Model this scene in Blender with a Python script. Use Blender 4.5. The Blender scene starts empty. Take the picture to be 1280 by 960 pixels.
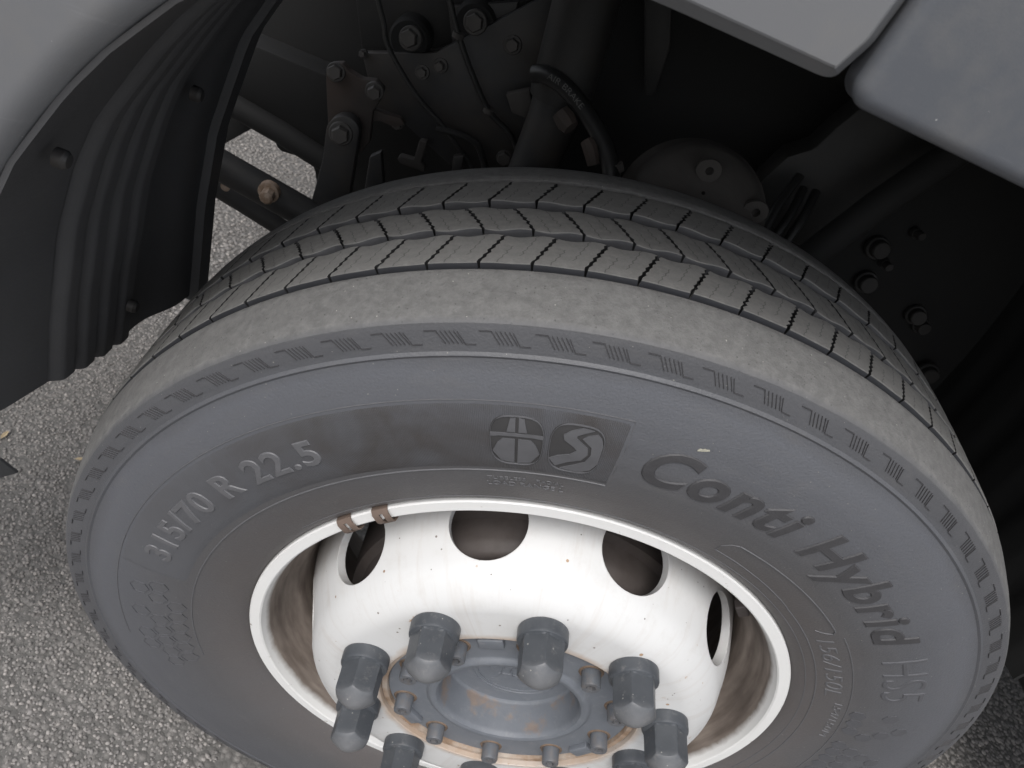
import bpy, bmesh, math, random
import numpy as np
from mathutils import Vector, Matrix

random.seed(7)
rng = np.random.RandomState(7)
PI = math.pi
rad = math.radians
SC = bpy.context.scene
COL = SC.collection
HUB = 0.49                                   # height of the wheel centre above the road

# ------------------------------------------------------------------ camera
CAM_R = Matrix(((0.9245206700970799, -0.3478006319725742, -0.15587254717468368),
                (0.11345408570210636, 0.6415730023556947, -0.7586252388932225),
                (0.3638539555930993, 0.6836803368883574, 0.6326069047611456)))
CAM_P = Vector((-0.2413233, -0.53709812, 0.74271676))   # relative to the wheel centre
F_PX = 905.8148
cd = bpy.data.cameras.new('camera')
cd.sensor_width = 36.0
cd.lens = F_PX / 1280 * 36
cd.clip_start = 0.02
cd.clip_end = 1000
cd.dof.use_dof = True
cd.dof.focus_distance = 0.62
cd.dof.aperture_fstop = 14.0
cam = bpy.data.objects.new('camera', cd)
COL.objects.link(cam)
cam.matrix_world = Matrix.Translation(CAM_P + Vector((0, 0, HUB))) @ CAM_R.to_4x4()
SC.camera = cam

# ------------------------------------------------------------------ world and sun (overcast)
SUN_EL, SUN_AZ = rad(58), rad(205)           # azimuth clockwise from +Y
w = bpy.data.worlds.new('World')
SC.world = w
w.use_nodes = True
nt = w.node_tree
nt.nodes.clear()
sky = nt.nodes.new('ShaderNodeTexSky')
sky.sky_type = 'NISHITA'
sky.sun_disc = False
sky.sun_elevation = SUN_EL
sky.sun_rotation = SUN_AZ
sky.dust_density = 4.0
sky.air_density = 1.0
hs = nt.nodes.new('ShaderNodeHueSaturation')
hs.inputs['Saturation'].default_value = 0.30
bg = nt.nodes.new('ShaderNodeBackground')
bg.inputs['Strength'].default_value = 0.15
wo = nt.nodes.new('ShaderNodeOutputWorld')
nt.links.new(sky.outputs[0], hs.inputs['Color'])
nt.links.new(hs.outputs[0], bg.inputs['Color'])
nt.links.new(bg.outputs[0], wo.inputs['Surface'])
sd = bpy.data.lights.new('sun', 'SUN')
sd.energy = 1.0
sd.angle = rad(25)
sd.color = (1.0, 0.985, 0.97)
sun = bpy.data.objects.new('sun', sd)
COL.objects.link(sun)
sdir = Vector((math.sin(SUN_AZ) * math.cos(SUN_EL), math.cos(SUN_AZ) * math.cos(SUN_EL), math.sin(SUN_EL)))
sun.rotation_euler = sdir.to_track_quat('Z', 'Y').to_euler()
SC.view_settings.view_transform = 'Standard'
SC.view_settings.look = 'None'
SC.view_settings.gamma = 1.0
SC.view_settings.use_curve_mapping = False
SC.view_settings.exposure = 0.5


# ------------------------------------------------------------------ helpers
def tag(o, label=None, cat=None, group=None, kind=None):
    for k, v in (('label', label), ('category', cat), ('group', group), ('kind', kind)):
        if v:
            o[k] = v
    return o


def obj(name, verts, faces, mat, parent=None, smooth=True, sharp=35, uv=None, label=None, kind=None):
    me = bpy.data.meshes.new(name)
    me.from_pydata([tuple(v) for v in verts], [], [tuple(f) for f in faces])
    me.update()
    bm = bmesh.new()
    bm.from_mesh(me)
    bmesh.ops.recalc_face_normals(bm, faces=bm.faces)
    bm.to_mesh(me)
    bm.free()
    return link(name, me, mat, parent, smooth, sharp, label, kind)


def link(name, me, mat, parent=None, smooth=True, sharp=35, label=None, kind=None):
    if mat and not me.materials:
        me.materials.append(mat)
    me.shade_smooth() if smooth else None
    if smooth and sharp:
        me.set_sharp_from_angle(angle=rad(sharp))
    o = bpy.data.objects.new(name, me)
    COL.objects.link(o)
    if parent is not None:
        o.parent = parent
        if parent.get('is_root'):
            o.location = (0, 0, HUB)
    return tag(o, label=label, kind=kind)


def bm_obj(name, bm, mat, parent=None, smooth=True, sharp=35, label=None, kind=None, recalc=True):
    if recalc:
        bmesh.ops.recalc_face_normals(bm, faces=bm.faces)
    me = bpy.data.meshes.new(name)
    bm.to_mesh(me)
    bm.free()
    return link(name, me, mat, parent, smooth, sharp, label, kind)


def copy_to(o, parent=None, rot=0.0, loc=None):
    """copy of an object and its children, turned about the wheel axle by rot degrees"""
    c = o.copy()
    COL.objects.link(c)
    c.parent = parent if parent is not None else o.parent
    if rot:
        c.rotation_euler = (0, -rad(rot), 0)
    if loc is not None:
        c.location = loc
    for ch in list(o.children):
        d = ch.copy()
        COL.objects.link(d)
        d.parent = c
    return c


def fillet(pts, spec):
    """round profile corners: spec {index: radius}"""
    out = []
    for i, p in enumerate(pts):
        r = spec.get(i, 0)
        if not r or i == 0 or i == len(pts) - 1:
            out.append(p)
            continue
        a, b, c = Vector(pts[i - 1]), Vector(p), Vector(pts[i + 1])
        d1 = (a - b).normalized()
        d2 = (c - b).normalized()
        k = min(r, (a - b).length * .49, (c - b).length * .49)
        s, e = b + d1 * k, b + d2 * k
        for j in range(6):
            t = j / 5
            q = s * (1 - t) ** 2 + b * 2 * t * (1 - t) + e * t * t
            out.append((q.x, q.y))
    return out


def lathe_data(prof, n=360, closed=False):
    """prof: list of (r, y); axis is Y (the wheel axle)"""
    verts, faces = [], []
    m = len(prof)
    for i in range(n):
        a = 2 * PI * i / n
        ca, sa = math.cos(a), math.sin(a)
        for r, y in prof:
            verts.append((r * ca, y, r * sa))
    for i in range(n):
        j = (i + 1) % n
        for k in range(m if closed else m - 1):
            l = (k + 1) % m
            faces.append((i * m + k, i * m + l, j * m + l, j * m + k))
    return verts, faces


def lathe(name, prof, mat, parent, n=360, closed=False, sharp=35, label=None):
    v, f = lathe_data(prof, n, closed)
    return obj(name, v, f, mat, parent, True, sharp, label=label)


def at(px, py, y):
    """a pixel of the 1280x960 photograph turned into the point it shows in the upright plane y (wheel frame)"""
    d = CAM_R @ Vector(((px - 640) / F_PX, -(py - 480) / F_PX, -1))
    t = (y - CAM_P.y) / d.y
    return CAM_P + d * t


def frame_to(a, b):
    z = (b - a).normalized()
    x = z.orthogonal().normalized()
    y = z.cross(x)
    return x, y, z


def tube_bm(bm, pts, r, n=16, cap=True):
    pts = [Vector(p) for p in pts]
    rings = []
    x = None
    for i, p in enumerate(pts):
        a = pts[max(0, i - 1)]
        b = pts[min(len(pts) - 1, i + 1)]
        z = (b - a).normalized()
        x = z.orthogonal().normalized() if x is None else (x - z * x.dot(z)).normalized()
        y = z.cross(x)
        rr = r[i] if isinstance(r, (list, tuple)) else r
        rings.append([bm.verts.new(p + (x * math.cos(2 * PI * k / n) + y * math.sin(2 * PI * k / n)) * rr) for k in range(n)])
    for i in range(len(rings) - 1):
        for k in range(n):
            bm.faces.new((rings[i][k], rings[i][(k + 1) % n], rings[i + 1][(k + 1) % n], rings[i + 1][k]))
    if cap:
        bm.faces.new(rings[0][::-1])
        bm.faces.new(rings[-1])
    return bm


def tube(name, pts, r, mat, parent, n=16, label=None):
    return bm_obj(name, tube_bm(bmesh.new(), pts, r, n), mat, parent, label=label)


def smooth_path(pts, n=24):
    pts = [Vector(p) for p in pts]
    P = [pts[0]] + pts + [pts[-1]]
    out = []
    seg = len(pts) - 1
    for i in range(n + 1):
        t = i / n * seg
        k = min(int(t), seg - 1)
        u = t - k
        a, b, c, d = P[k], P[k + 1], P[k + 2], P[k + 3]
        out.append(.5 * ((2 * b) + (c - a) * u + (2 * a - 5 * b + 4 * c - d) * u * u + (3 * b - a - 3 * c + d) * u ** 3))
    return out


def plate_bm(outline, thick, axis=Vector((0, 1, 0)), bevel=0.0):
    """outline: 3D points in one plane, extruded along axis"""
    bm = bmesh.new()
    a = [bm.verts.new(p) for p in outline]
    b = [bm.verts.new(Vector(p) + axis * thick) for p in outline]
    n = len(a)
    bm.faces.new(a)
    bm.faces.new(b[::-1])
    for i in range(n):
        bm.faces.new((a[i], b[i], b[(i + 1) % n], a[(i + 1) % n]))
    bmesh.ops.recalc_face_normals(bm, faces=bm.faces)
    if bevel:
        bmesh.ops.bevel(bm, geom=list(bm.edges), offset=bevel, segments=2, affect='EDGES', profile=.5, clamp_overlap=True)
    return bm


def px_plate(name, pix, y, thick, mat, parent, bevel=.0015, label=None):
    return bm_obj(name, plate_bm([at(a, b, y) for a, b in pix], thick, bevel=bevel), mat, parent, sharp=30, label=label)


def box_bm(lo, hi, bevel=0.0, seg=3):
    bm = bmesh.new()
    bmesh.ops.create_cube(bm, size=1)
    lo, hi = Vector(lo), Vector(hi)
    for v in bm.verts:
        v.co = Vector(((lo[i] + hi[i]) / 2 + v.co[i] * (hi[i] - lo[i])) for i in range(3))
    if bevel:
        bmesh.ops.bevel(bm, geom=list(bm.edges), offset=bevel, segments=seg, affect='EDGES', profile=.5)
    return bm


# ------------------------------------------------------------------ materials
def new_mat(name):
    m = bpy.data.materials.new(name)
    m.use_nodes = True
    t = m.node_tree
    return m, t, t.nodes['Principled BSDF']


def N(t, typ, **kw):
    n = t.nodes.new(typ)
    for k, v in kw.items():
        setattr(n, k, v)
    return n


def ramp(t, src, stops, interp='LINEAR'):
    r = N(t, 'ShaderNodeValToRGB')
    r.color_ramp.interpolation = interp
    els = r.color_ramp.elements
    while len(els) < len(stops):
        els.new(.5)
    for e, (p, c) in zip(els, stops):
        e.position = p
        e.color = (*c, 1) if len(c) == 3 else c
    t.links.new(src, r.inputs[0])
    return r.outputs[0]


def mixc(t, fac, a, b, mode='MIX'):
    m = N(t, 'ShaderNodeMix', data_type='RGBA', blend_type=mode)
    for s, v in ((m.inputs[0], fac), (m.inputs[6], a), (m.inputs[7], b)):
        if isinstance(v, (int, float)):
            s.default_value = v
        elif isinstance(v, (tuple, list)):
            s.default_value = (*v, 1)
        else:
            t.links.new(v, s)
    return m.outputs[2]


def mth(t, op, a, b=None, c=None, clamp=False):
    m = N(t, 'ShaderNodeMath', operation=op, use_clamp=clamp)
    for i, v in enumerate((a, b, c)):
        if v is None:
            continue
        if isinstance(v, (int, float)):
            m.inputs[i].default_value = v
        else:
            t.links.new(v, m.inputs[i])
    return m.outputs[0]


def noise(t, vec, scale, detail=4, rough=.55, dist=0):
    n = N(t, 'ShaderNodeTexNoise')
    n.inputs['Scale'].default_value = scale
    n.inputs['Detail'].default_value = detail
    n.inputs['Roughness'].default_value = rough
    n.inputs['Distortion'].default_value = dist
    t.links.new(vec, n.inputs['Vector'])
    return n.outputs['Fac']


def specks(t, vec, scale, size, keep):
    """small round specks: 1 inside a speck; keep = share of cells that have one"""
    v = N(t, 'ShaderNodeTexVoronoi')
    v.inputs['Scale'].default_value = scale
    t.links.new(vec, v.inputs['Vector'])
    inside = mth(t, 'LESS_THAN', v.outputs['Distance'], size)
    sep = N(t, 'ShaderNodeSeparateColor')
    t.links.new(v.outputs['Color'], sep.inputs[0])
    return mth(t, 'MULTIPLY', inside, mth(t, 'LESS_THAN', sep.outputs[0], keep))


def bump(t, bsdf, h, strength, dist):
    b = N(t, 'ShaderNodeBump')
    b.inputs['Strength'].default_value = strength
    b.inputs['Distance'].default_value = dist
    t.links.new(h, b.inputs['Height'])
    t.links.new(b.outputs[0], bsdf.inputs['Normal'])
    return b


def setc(t, bsdf, c):
    if isinstance(c, tuple):
        bsdf.inputs['Base Color'].default_value = (*c, 1)
    else:
        t.links.new(c, bsdf.inputs['Base Color'])


def objvec(t):
    return N(t, 'ShaderNodeTexCoord').outputs['Object']


def radial(t):
    """object-space radius from the axle and the position along it"""
    v = objvec(t)
    s = N(t, 'ShaderNodeSeparateXYZ')
    t.links.new(v, s.inputs[0])
    r = mth(t, 'SQRT', mth(t, 'ADD', mth(t, 'MULTIPLY', s.outputs[0], s.outputs[0]), mth(t, 'MULTIPLY', s.outputs[2], s.outputs[2])))
    ang = mth(t, 'ARCTAN2', s.outputs[2], s.outputs[0])
    return v, r, s.outputs[1], ang


def simple(name, col, rough=.6, var=.25, scale=60, metal=0, spec=.5, bmp=.15, dirt=None, dirt_amt=.5, dirt_scale=18):
    m, t, b = new_mat(name)
    v = objvec(t)
    n = noise(t, v, scale, 6)
    c = mixc(t, n, tuple(x * (1 - var) for x in col), tuple(min(1, x * (1 + var)) for x in col))
    if dirt:
        d = noise(t, v, dirt_scale, 6, .65)
        f = mth(t, 'MULTIPLY', ramp(t, d, [(.42, (0, 0, 0)), (.66, (1, 1, 1))]), dirt_amt)
        c = mixc(t, f, c, dirt)
    setc(t, b, c)
    b.inputs['Roughness'].default_value = rough
    b.inputs['Metallic'].default_value = metal
    b.inputs['Specular IOR Level'].default_value = spec
    bump(t, b, noise(t, v, scale * 6, 4), bmp, .001)
    return m


M = {}


def make_rubber_sidewall():
    m, t, b = new_mat('sidewall rubber')
    v, r, y, ang = radial(t)
    big = noise(t, v, 9, 5, .6, .4)
    fine = noise(t, v, 420, 3)
    rr = mth(t, 'ADD', r, mth(t, 'MULTIPLY', mth(t, 'SUBTRACT', big, .5), .03))
    rn = mth(t, 'MULTIPLY', mth(t, 'SUBTRACT', rr, .28), 1 / .24)
    base = ramp(t, rn, [(0.0, (.116, .098, .089)), (.20, (.104, .092, .087)), (.34, (.082, .079, .080)), (.55, (.086, .089, .100)),
                        (.72, (.104, .109, .124)), (.79, (.066, .067, .073)), (.87, (.074, .074, .079))])
    c = mixc(t, mth(t, 'MULTIPLY', big, .6), base, (.116, .119, .129))
    c = mixc(t, mth(t, 'MULTIPLY', fine, .35), c, (.045, .045, .048))
    # rain-washed streaks running round the wheel
    st = N(t, 'ShaderNodeCombineXYZ')
    t.links.new(mth(t, 'MULTIPLY', r, 160), st.inputs[0])
    t.links.new(mth(t, 'MULTIPLY', ang, 6), st.inputs[1])
    streak = noise(t, st.outputs[0], 1.0, 4)
    c = mixc(t, mth(t, 'MULTIPLY', ramp(t, streak, [(.5, (0, 0, 0)), (.75, (1, 1, 1))]), .22), c, (.10, .098, .10))
    sp = mth(t, 'MAXIMUM', specks(t, v, 85, .050, .26), specks(t, v, 260, .11, .07))
    # kerb scuffs: short pale smears with a ragged outline
    st2 = N(t, 'ShaderNodeCombineXYZ')
    t.links.new(mth(t, 'MULTIPLY', r, 55), st2.inputs[0])
    t.links.new(mth(t, 'MULTIPLY', ang, 9), st2.inputs[1])
    sm = mth(t, 'MULTIPLY', ramp(t, noise(t, st2.outputs[0], 1.0, 6, .7), [(.56, (0, 0, 0)), (.74, (1, 1, 1))]), .30)
    c = mixc(t, sm, c, (.125, .122, .120))
    c = mixc(t, mth(t, 'MULTIPLY', sp, .55), c, (.30, .29, .26))
    # worn shoulder and tread are scuffed to a paler grey
    ynz = mth(t, 'ADD', mth(t, 'ADD', y, mth(t, 'MULTIPLY', mth(t, 'SUBTRACT', noise(t, v, 55, 5), .5), .004)), 0)
    worn = mth(t, 'MULTIPLY', mth(t, 'GREATER_THAN', r, .4885), mth(t, 'LESS_THAN', y, .100))
    edge = N(t, 'ShaderNodeMapRange')
    edge.inputs['From Min'].default_value = -.1345
    edge.inputs['From Max'].default_value = -.1285
    t.links.new(ynz, edge.inputs['Value'])
    worn = mth(t, 'MULTIPLY', worn, edge.outputs[0], clamp=True)
    blotch = noise(t, v, 120, 6, .7)
    wc = mixc(t, ramp(t, blotch, [(.32, (0, 0, 0)), (.68, (1, 1, 1))]), (.096, .095, .094), (.162, .160, .157))
    wc = mixc(t, mth(t, 'MULTIPLY', noise(t, v, 22, 4), .35), wc, (.140, .137, .130))
    pit = specks(t, v, 330, .22, .10)
    wc = mixc(t, mth(t, 'MULTIPLY', pit, .6), wc, (.05, .05, .05))
    lite = specks(t, v, 240, .13, .07)
    wc = mixc(t, mth(t, 'MULTIPLY', lite, .7), wc, (.40, .39, .36))
    c = mixc(t, worn, c, wc)
    setc(t, b, c)
    ro = mth(t, 'ADD', mth(t, 'MULTIPLY', worn, .30), mth(t, 'ADD', .44, mth(t, 'MULTIPLY', big, .12)))
    t.links.new(ro, b.inputs['Roughness'])
    h = mth(t, 'ADD', mth(t, 'MULTIPLY', noise(t, v, 500, 4, .6), .6), mth(t, 'MULTIPLY', mth(t, 'MULTIPLY', blotch, worn), 2.0))
    h = mth(t, 'SUBTRACT', h, mth(t, 'MULTIPLY', pit, .8))
    bump(t, b, h, .7, .0011)
    return m


def make_hatched_rubber():
    """finely hatched panel of the sidewall: radial lines under a millimetre apart"""
    m, t, b = new_mat('hatched sidewall rubber')
    v, r, y, ang = radial(t)
    wave = mth(t, 'SINE', mth(t, 'MULTIPLY', ang, 2 * PI * 300))
    big = noise(t, v, 14, 5, .6, .5)
    c = mixc(t, ramp(t, big, [(.36, (0, 0, 0)), (.62, (1, 1, 1))]), (.058, .053, .052), (.084, .086, .095))
    c = mixc(t, mth(t, 'MULTIPLY', mth(t, 'ADD', mth(t, 'MULTIPLY', wave, .5), .5), .35), c, (.030, .030, .032))
    # towards the left end the hatching is worn away
    w_ = ramp(t, mth(t, 'DIVIDE', ang, PI), [(.72, (0, 0, 0)), (.95, (1, 1, 1))])
    c = mixc(t, w_, c, (.086, .088, .096))
    sp = specks(t, v, 150, .06, .15)
    c = mixc(t, mth(t, 'MULTIPLY', sp, .5), c, (.25, .24, .22))
    setc(t, b, c)
    b.inputs['Roughness'].default_value = .56
    bump(t, b, mth(t, 'ADD', mth(t, 'MULTIPLY', wave, .5), noise(t, v, 500, 3)), .55, .0005)
    return m


def make_tread():
    m, t, b = new_mat('worn tread rubber')
    v = objvec(t)
    uvn = N(t, 'ShaderNodeUVMap', uv_map='block')
    s = N(t, 'ShaderNodeSeparateXYZ')
    t.links.new(uvn.outputs[0], s.inputs[0])
    blotch = noise(t, v, 140, 6, .7)
    c = mixc(t, ramp(t, blotch, [(.3, (0, 0, 0)), (.7, (1, 1, 1))]), (.118, .117, .115), (.180, .178, .174))
    c = mixc(t, mth(t, 'MULTIPLY', noise(t, v, 25, 3), .4), c, (.140, .133, .118))
    lite = specks(t, v, 260, .14, .06)
    c = mixc(t, mth(t, 'MULTIPLY', lite, .75), c, (.42, .40, .36))
    # two moulded hairline cuts in every block, running part of the way across
    cuts = None
    for k, lo, hi in ((.33, -.02, .62), (.66, .25, 1.02)):
        d = mth(t, 'ABSOLUTE', mth(t, 'SUBTRACT', s.outputs[0], k))
        ln = mth(t, 'MULTIPLY', mth(t, 'LESS_THAN', d, .0125), mth(t, 'MULTIPLY', mth(t, 'GREATER_THAN', s.outputs[1], lo), mth(t, 'LESS_THAN', s.outputs[1], hi)))
        cuts = ln if cuts is None else mth(t, 'MAXIMUM', cuts, ln)
    c = mixc(t, mth(t, 'MULTIPLY', cuts, .55), c, (.035, .034, .033))
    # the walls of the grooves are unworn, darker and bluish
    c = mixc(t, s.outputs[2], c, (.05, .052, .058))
    setc(t, b, c)
    b.inputs['Roughness'].default_value = .78
    h = mth(t, 'SUBTRACT', mth(t, 'ADD', mth(t, 'MULTIPLY', noise(t, v, 600, 4), .6), blotch), mth(t, 'MULTIPLY', cuts, 2.5))
    bump(t, b, h, .5, .0009)
    return m


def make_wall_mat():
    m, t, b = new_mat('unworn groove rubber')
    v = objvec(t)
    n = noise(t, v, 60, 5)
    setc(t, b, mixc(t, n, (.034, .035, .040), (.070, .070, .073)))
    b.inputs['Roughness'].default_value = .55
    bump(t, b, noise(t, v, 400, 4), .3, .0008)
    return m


def make_disc_paint():
    m, t, b = new_mat('white wheel paint')
    v, r, y, ang = radial(t)
    c = mixc(t, noise(t, v, 7, 4), (.56, .56, .555), (.64, .64, .635))
    n1 = noise(t, v, 16, 6, .65)
    # brake dust and rust specks
    for sc, sz, kp, colr in ((60, .085, .13, (.22, .12, .05)), (120, .14, .05, (.12, .09, .07)), (30, .06, .12, (.33, .19, .08)), (200, .16, .03, (.10, .08, .07))):
        c = mixc(t, mth(t, 'MULTIPLY', specks(t, v, sc, sz, kp), .85), c, colr)
    # thin brown runs below the holes and general traffic film
    st = N(t, 'ShaderNodeCombineXYZ')
    t.links.new(mth(t, 'MULTIPLY', ang, 22), st.inputs[0])
    t.links.new(mth(t, 'MULTIPLY', y, 14), st.inputs[1])
    c = mixc(t, mth(t, 'MULTIPLY', ramp(t, noise(t, st.outputs[0], 1.0, 5, .65), [(.52, (0, 0, 0)), (.78, (1, 1, 1))]), .30), c, (.40, .33, .27))
    c = mixc(t, mth(t, 'MULTIPLY', ramp(t, noise(t, v, 38, 7, .75), [(.52, (0, 0, 0)), (.72, (1, 1, 1))]), .16), c, (.35, .31, .27))
    c = mixc(t, mth(t, 'MULTIPLY', mth(t, 'MULTIPLY', ramp(t, noise(t, v, 75, 3, .5), [(.70, (0, 0, 0)), (.74, (1, 1, 1))]), ramp(t, noise(t, v, 12, 2), [(.55, (0, 0, 0)), (.62, (1, 1, 1))])), .8), c, (.36, .21, .10))
    # grime gathers round the bore
    nr = mth(t, 'ADD', r, mth(t, 'MULTIPLY', mth(t, 'SUBTRACT', n1, .5), .02))
    g = N(t, 'ShaderNodeMapRange')
    g.inputs['From Min'].default_value = .1500
    g.inputs['From Max'].default_value = .1390
    t.links.new(nr, g.inputs['Value'])
    c = mixc(t, mth(t, 'MULTIPLY', g.outputs[0], .75), c, (.38, .25, .15))
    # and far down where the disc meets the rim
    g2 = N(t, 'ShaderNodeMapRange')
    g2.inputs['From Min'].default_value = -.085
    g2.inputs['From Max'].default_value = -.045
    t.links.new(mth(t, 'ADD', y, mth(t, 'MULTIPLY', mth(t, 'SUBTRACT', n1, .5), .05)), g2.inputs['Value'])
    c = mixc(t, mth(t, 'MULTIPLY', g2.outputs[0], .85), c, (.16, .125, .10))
    setc(t, b, c)
    b.inputs['Roughness'].default_value = .42
    b.inputs['Coat Weight'].default_value = .15
    bev = N(t, 'ShaderNodeBevel', samples=4)
    bev.inputs['Radius'].default_value = .0015
    bb = bump(t, b, noise(t, v, 90, 3), .06, .001)
    t.links.new(bev.outputs[0], bb.inputs['Normal'])
    return m


def make_rim_paint():
    m, t, b = new_mat('white rim paint with brown brake dust')
    v, r, y, ang = radial(t)
    n1 = noise(t, v, 13, 6, .7)
    st = N(t, 'ShaderNodeCombineXYZ')
    t.links.new(mth(t, 'MULTIPLY', y, 70), st.inputs[0])
    t.links.new(mth(t, 'MULTIPLY', ang, 2.2), st.inputs[1])
    n2 = noise(t, st.outputs[0], 1.6, 5)
    white = mixc(t, n1, (.66, .655, .64), (.74, .74, .73))
    chips = mth(t, 'MULTIPLY', ramp(t, noise(t, v, 60, 5, .7), [(.66, (0, 0, 0)), (.70, (1, 1, 1))]), .8)
    white = mixc(t, chips, white, (.20, .15, .11))
    yy = mth(t, 'ADD', y, mth(t, 'MULTIPLY', mth(t, 'SUBTRACT', n1, .5), .012))
    g = N(t, 'ShaderNodeMapRange')
    g.inputs['From Min'].default_value = -.1235
    g.inputs['From Max'].default_value = -.117
    t.links.new(yy, g.inputs['Value'])
    brown = mixc(t, ramp(t, n2, [(.30, (0, 0, 0)), (.72, (1, 1, 1))]), (.115, .090, .076), (.30, .255, .22))
    brown = mixc(t, mth(t, 'MULTIPLY', ramp(t, noise(t, v, 9, 4, .55), [(.45, (0, 0, 0)), (.7, (1, 1, 1))]), .6), brown, (.10, .080, .068))
    setc(t, b, mixc(t, g.outputs[0], white, brown))
    b.inputs['Roughness'].default_value = .45
    bump(t, b, noise(t, v, 150, 4), .12, .001)
    return m


def make_bodywork(name, col):
    m, t, b = new_mat(name)
    v = objvec(t)
    n = noise(t, v, 5, 4)
    c = mixc(t, n, tuple(x * .92 for x in col), tuple(x * 1.08 for x in col))
    c = mixc(t, mth(t, 'MULTIPLY', specks(t, v, 160, .06, .10), .7), c, (.5, .5, .48))
    # thin scratches: strongly stretched cells
    mp = N(t, 'ShaderNodeMapping')
    mp.inputs['Scale'].default_value = (14, 14, 260)
    mp.inputs['Rotation'].default_value = (.2, .5, .3)
    t.links.new(v, mp.inputs[0])
    sc = ramp(t, noise(t, mp.outputs[0], 1, 2), [(.70, (0, 0, 0)), (.74, (1, 1, 1))])
    c = mixc(t, mth(t, 'MULTIPLY', sc, .05), c, (.42, .42, .43))
    dirt = ramp(t, noise(t, v, 16, 6, .7), [(.5, (0, 0, 0)), (.8, (1, 1, 1))])
    c = mixc(t, mth(t, 'MULTIPLY', dirt, .38), c, (.19, .18, .165))
    setc(t, b, c)
    b.inputs['Roughness'].default_value = .36
    bump(t, b, noise(t, v, 900, 2), .12, .0006)
    return m


def make_liner():
    m, t, b = new_mat('black wheel arch plastic')
    v = objvec(t)
    n = noise(t, v, 8, 5, .6)
    c = mixc(t, n, (.046, .047, .051), (.078, .078, .080))
    c = mixc(t, mth(t, 'MULTIPLY', specks(t, v, 120, .07, .14), .6), c, (.14, .14, .14))
    c = mixc(t, mth(t, 'MULTIPLY', ramp(t, noise(t, v, 5, 5, .7), [(.5, (0, 0, 0)), (.75, (1, 1, 1))]), .35), c, (.034, .030, .026))
    setc(t, b, c)
    b.inputs['Roughness'].default_value = .55
    bump(t, b, noise(t, v, 300, 4), .2, .001)
    return m


def make_asphalt():
    m, t, b = new_mat('asphalt binder')
    v = objvec(t)
    vo = N(t, 'ShaderNodeTexVoronoi')
    vo.inputs['Scale'].default_value = 105
    t.links.new(v, vo.inputs['Vector'])
    sep = N(t, 'ShaderNodeSeparateColor')
    t.links.new(vo.outputs['Color'], sep.inputs[0])
    c = mixc(t, sep.outputs[0], (.11, .104, .098), (.21, .197, .185))
    c = mixc(t, ramp(t, vo.outputs['Distance'], [(.35, (0, 0, 0)), (.6, (1, 1, 1))]), c, (.10, .096, .090))
    c = mixc(t, mth(t, 'MULTIPLY', noise(t, v, 2.2, 4), .4), c, (.11, .105, .10))
    setc(t, b, c)
    b.inputs['Roughness'].default_value = .85
    h = mth(t, 'ADD', mth(t, 'MULTIPLY', vo.outputs['Distance'], -1.2), mth(t, 'MULTIPLY', noise(t, v, 400, 4), .3))
    bump(t, b, h, .7, .004)
    return m


def make_chip():
    m, t, b = new_mat('asphalt stone')
    g = N(t, 'ShaderNodeNewGeometry')
    v = objvec(t)
    c = ramp(t, g.outputs['Random Per Island'], [(0, (.175, .166, .158)), (.45, (.24, .227, .217)), (.75, (.30, .282, .269)), (.95, (.34, .315, .295)), (1, (.44, .41, .385))])
    c = mixc(t, mth(t, 'MULTIPLY', noise(t, v, 300, 4, .7), .5), c, (.075, .07, .068))
    c = mixc(t, mth(t, 'MULTIPLY', ramp(t, noise(t, v, 1.7, 3), [(.4, (0, 0, 0)), (.65, (1, 1, 1))]), .4), c, (.12, .108, .095))
    setc(t, b, c)
    b.inputs['Roughness'].default_value = .75
    bump(t, b, noise(t, v, 700, 4), .4, .001)
    return m


def make_hub_paint():
    m, t, b = new_mat('grey hub paint with rust')
    v, r, y, ang = radial(t)
    n1 = noise(t, v, 30, 6, .7)
    c = mixc(t, n1, (.105, .116, .134), (.172, .184, .204))
    c = mixc(t, mth(t, 'MULTIPLY', ramp(t, noise(t, v, 90, 5, .7), [(.55, (0, 0, 0)), (.75, (1, 1, 1))]), .35), c, (.26, .26, .26))
    # rust bleeds along the lip of the dished centre and the outer edge
    d1 = mth(t, 'ABSOLUTE', mth(t, 'SUBTRACT', r, .073))
    d2 = mth(t, 'ABSOLUTE', mth(t, 'SUBTRACT', r, .136))
    near = mth(t, 'MINIMUM', d1, d2)
    lim = mth(t, 'MULTIPLY', ramp(t, noise(t, v, 22, 6, .7), [(.48, (0, 0, 0)), (.80, (1, 1, 1))]), .012)
    f = mth(t, 'MULTIPLY', mth(t, 'SUBTRACT', lim, near), 300, clamp=True)
    rust = mixc(t, noise(t, v, 70, 5), (.13, .075, .045), (.34, .24, .16))
    c = mixc(t, mth(t, 'MULTIPLY', f, .55), c, rust)
    setc(t, b, c)
    b.inputs['Roughness'].default_value = .55
    bump(t, b, noise(t, v, 200, 5, .6), .25, .001)
    return m


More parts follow.
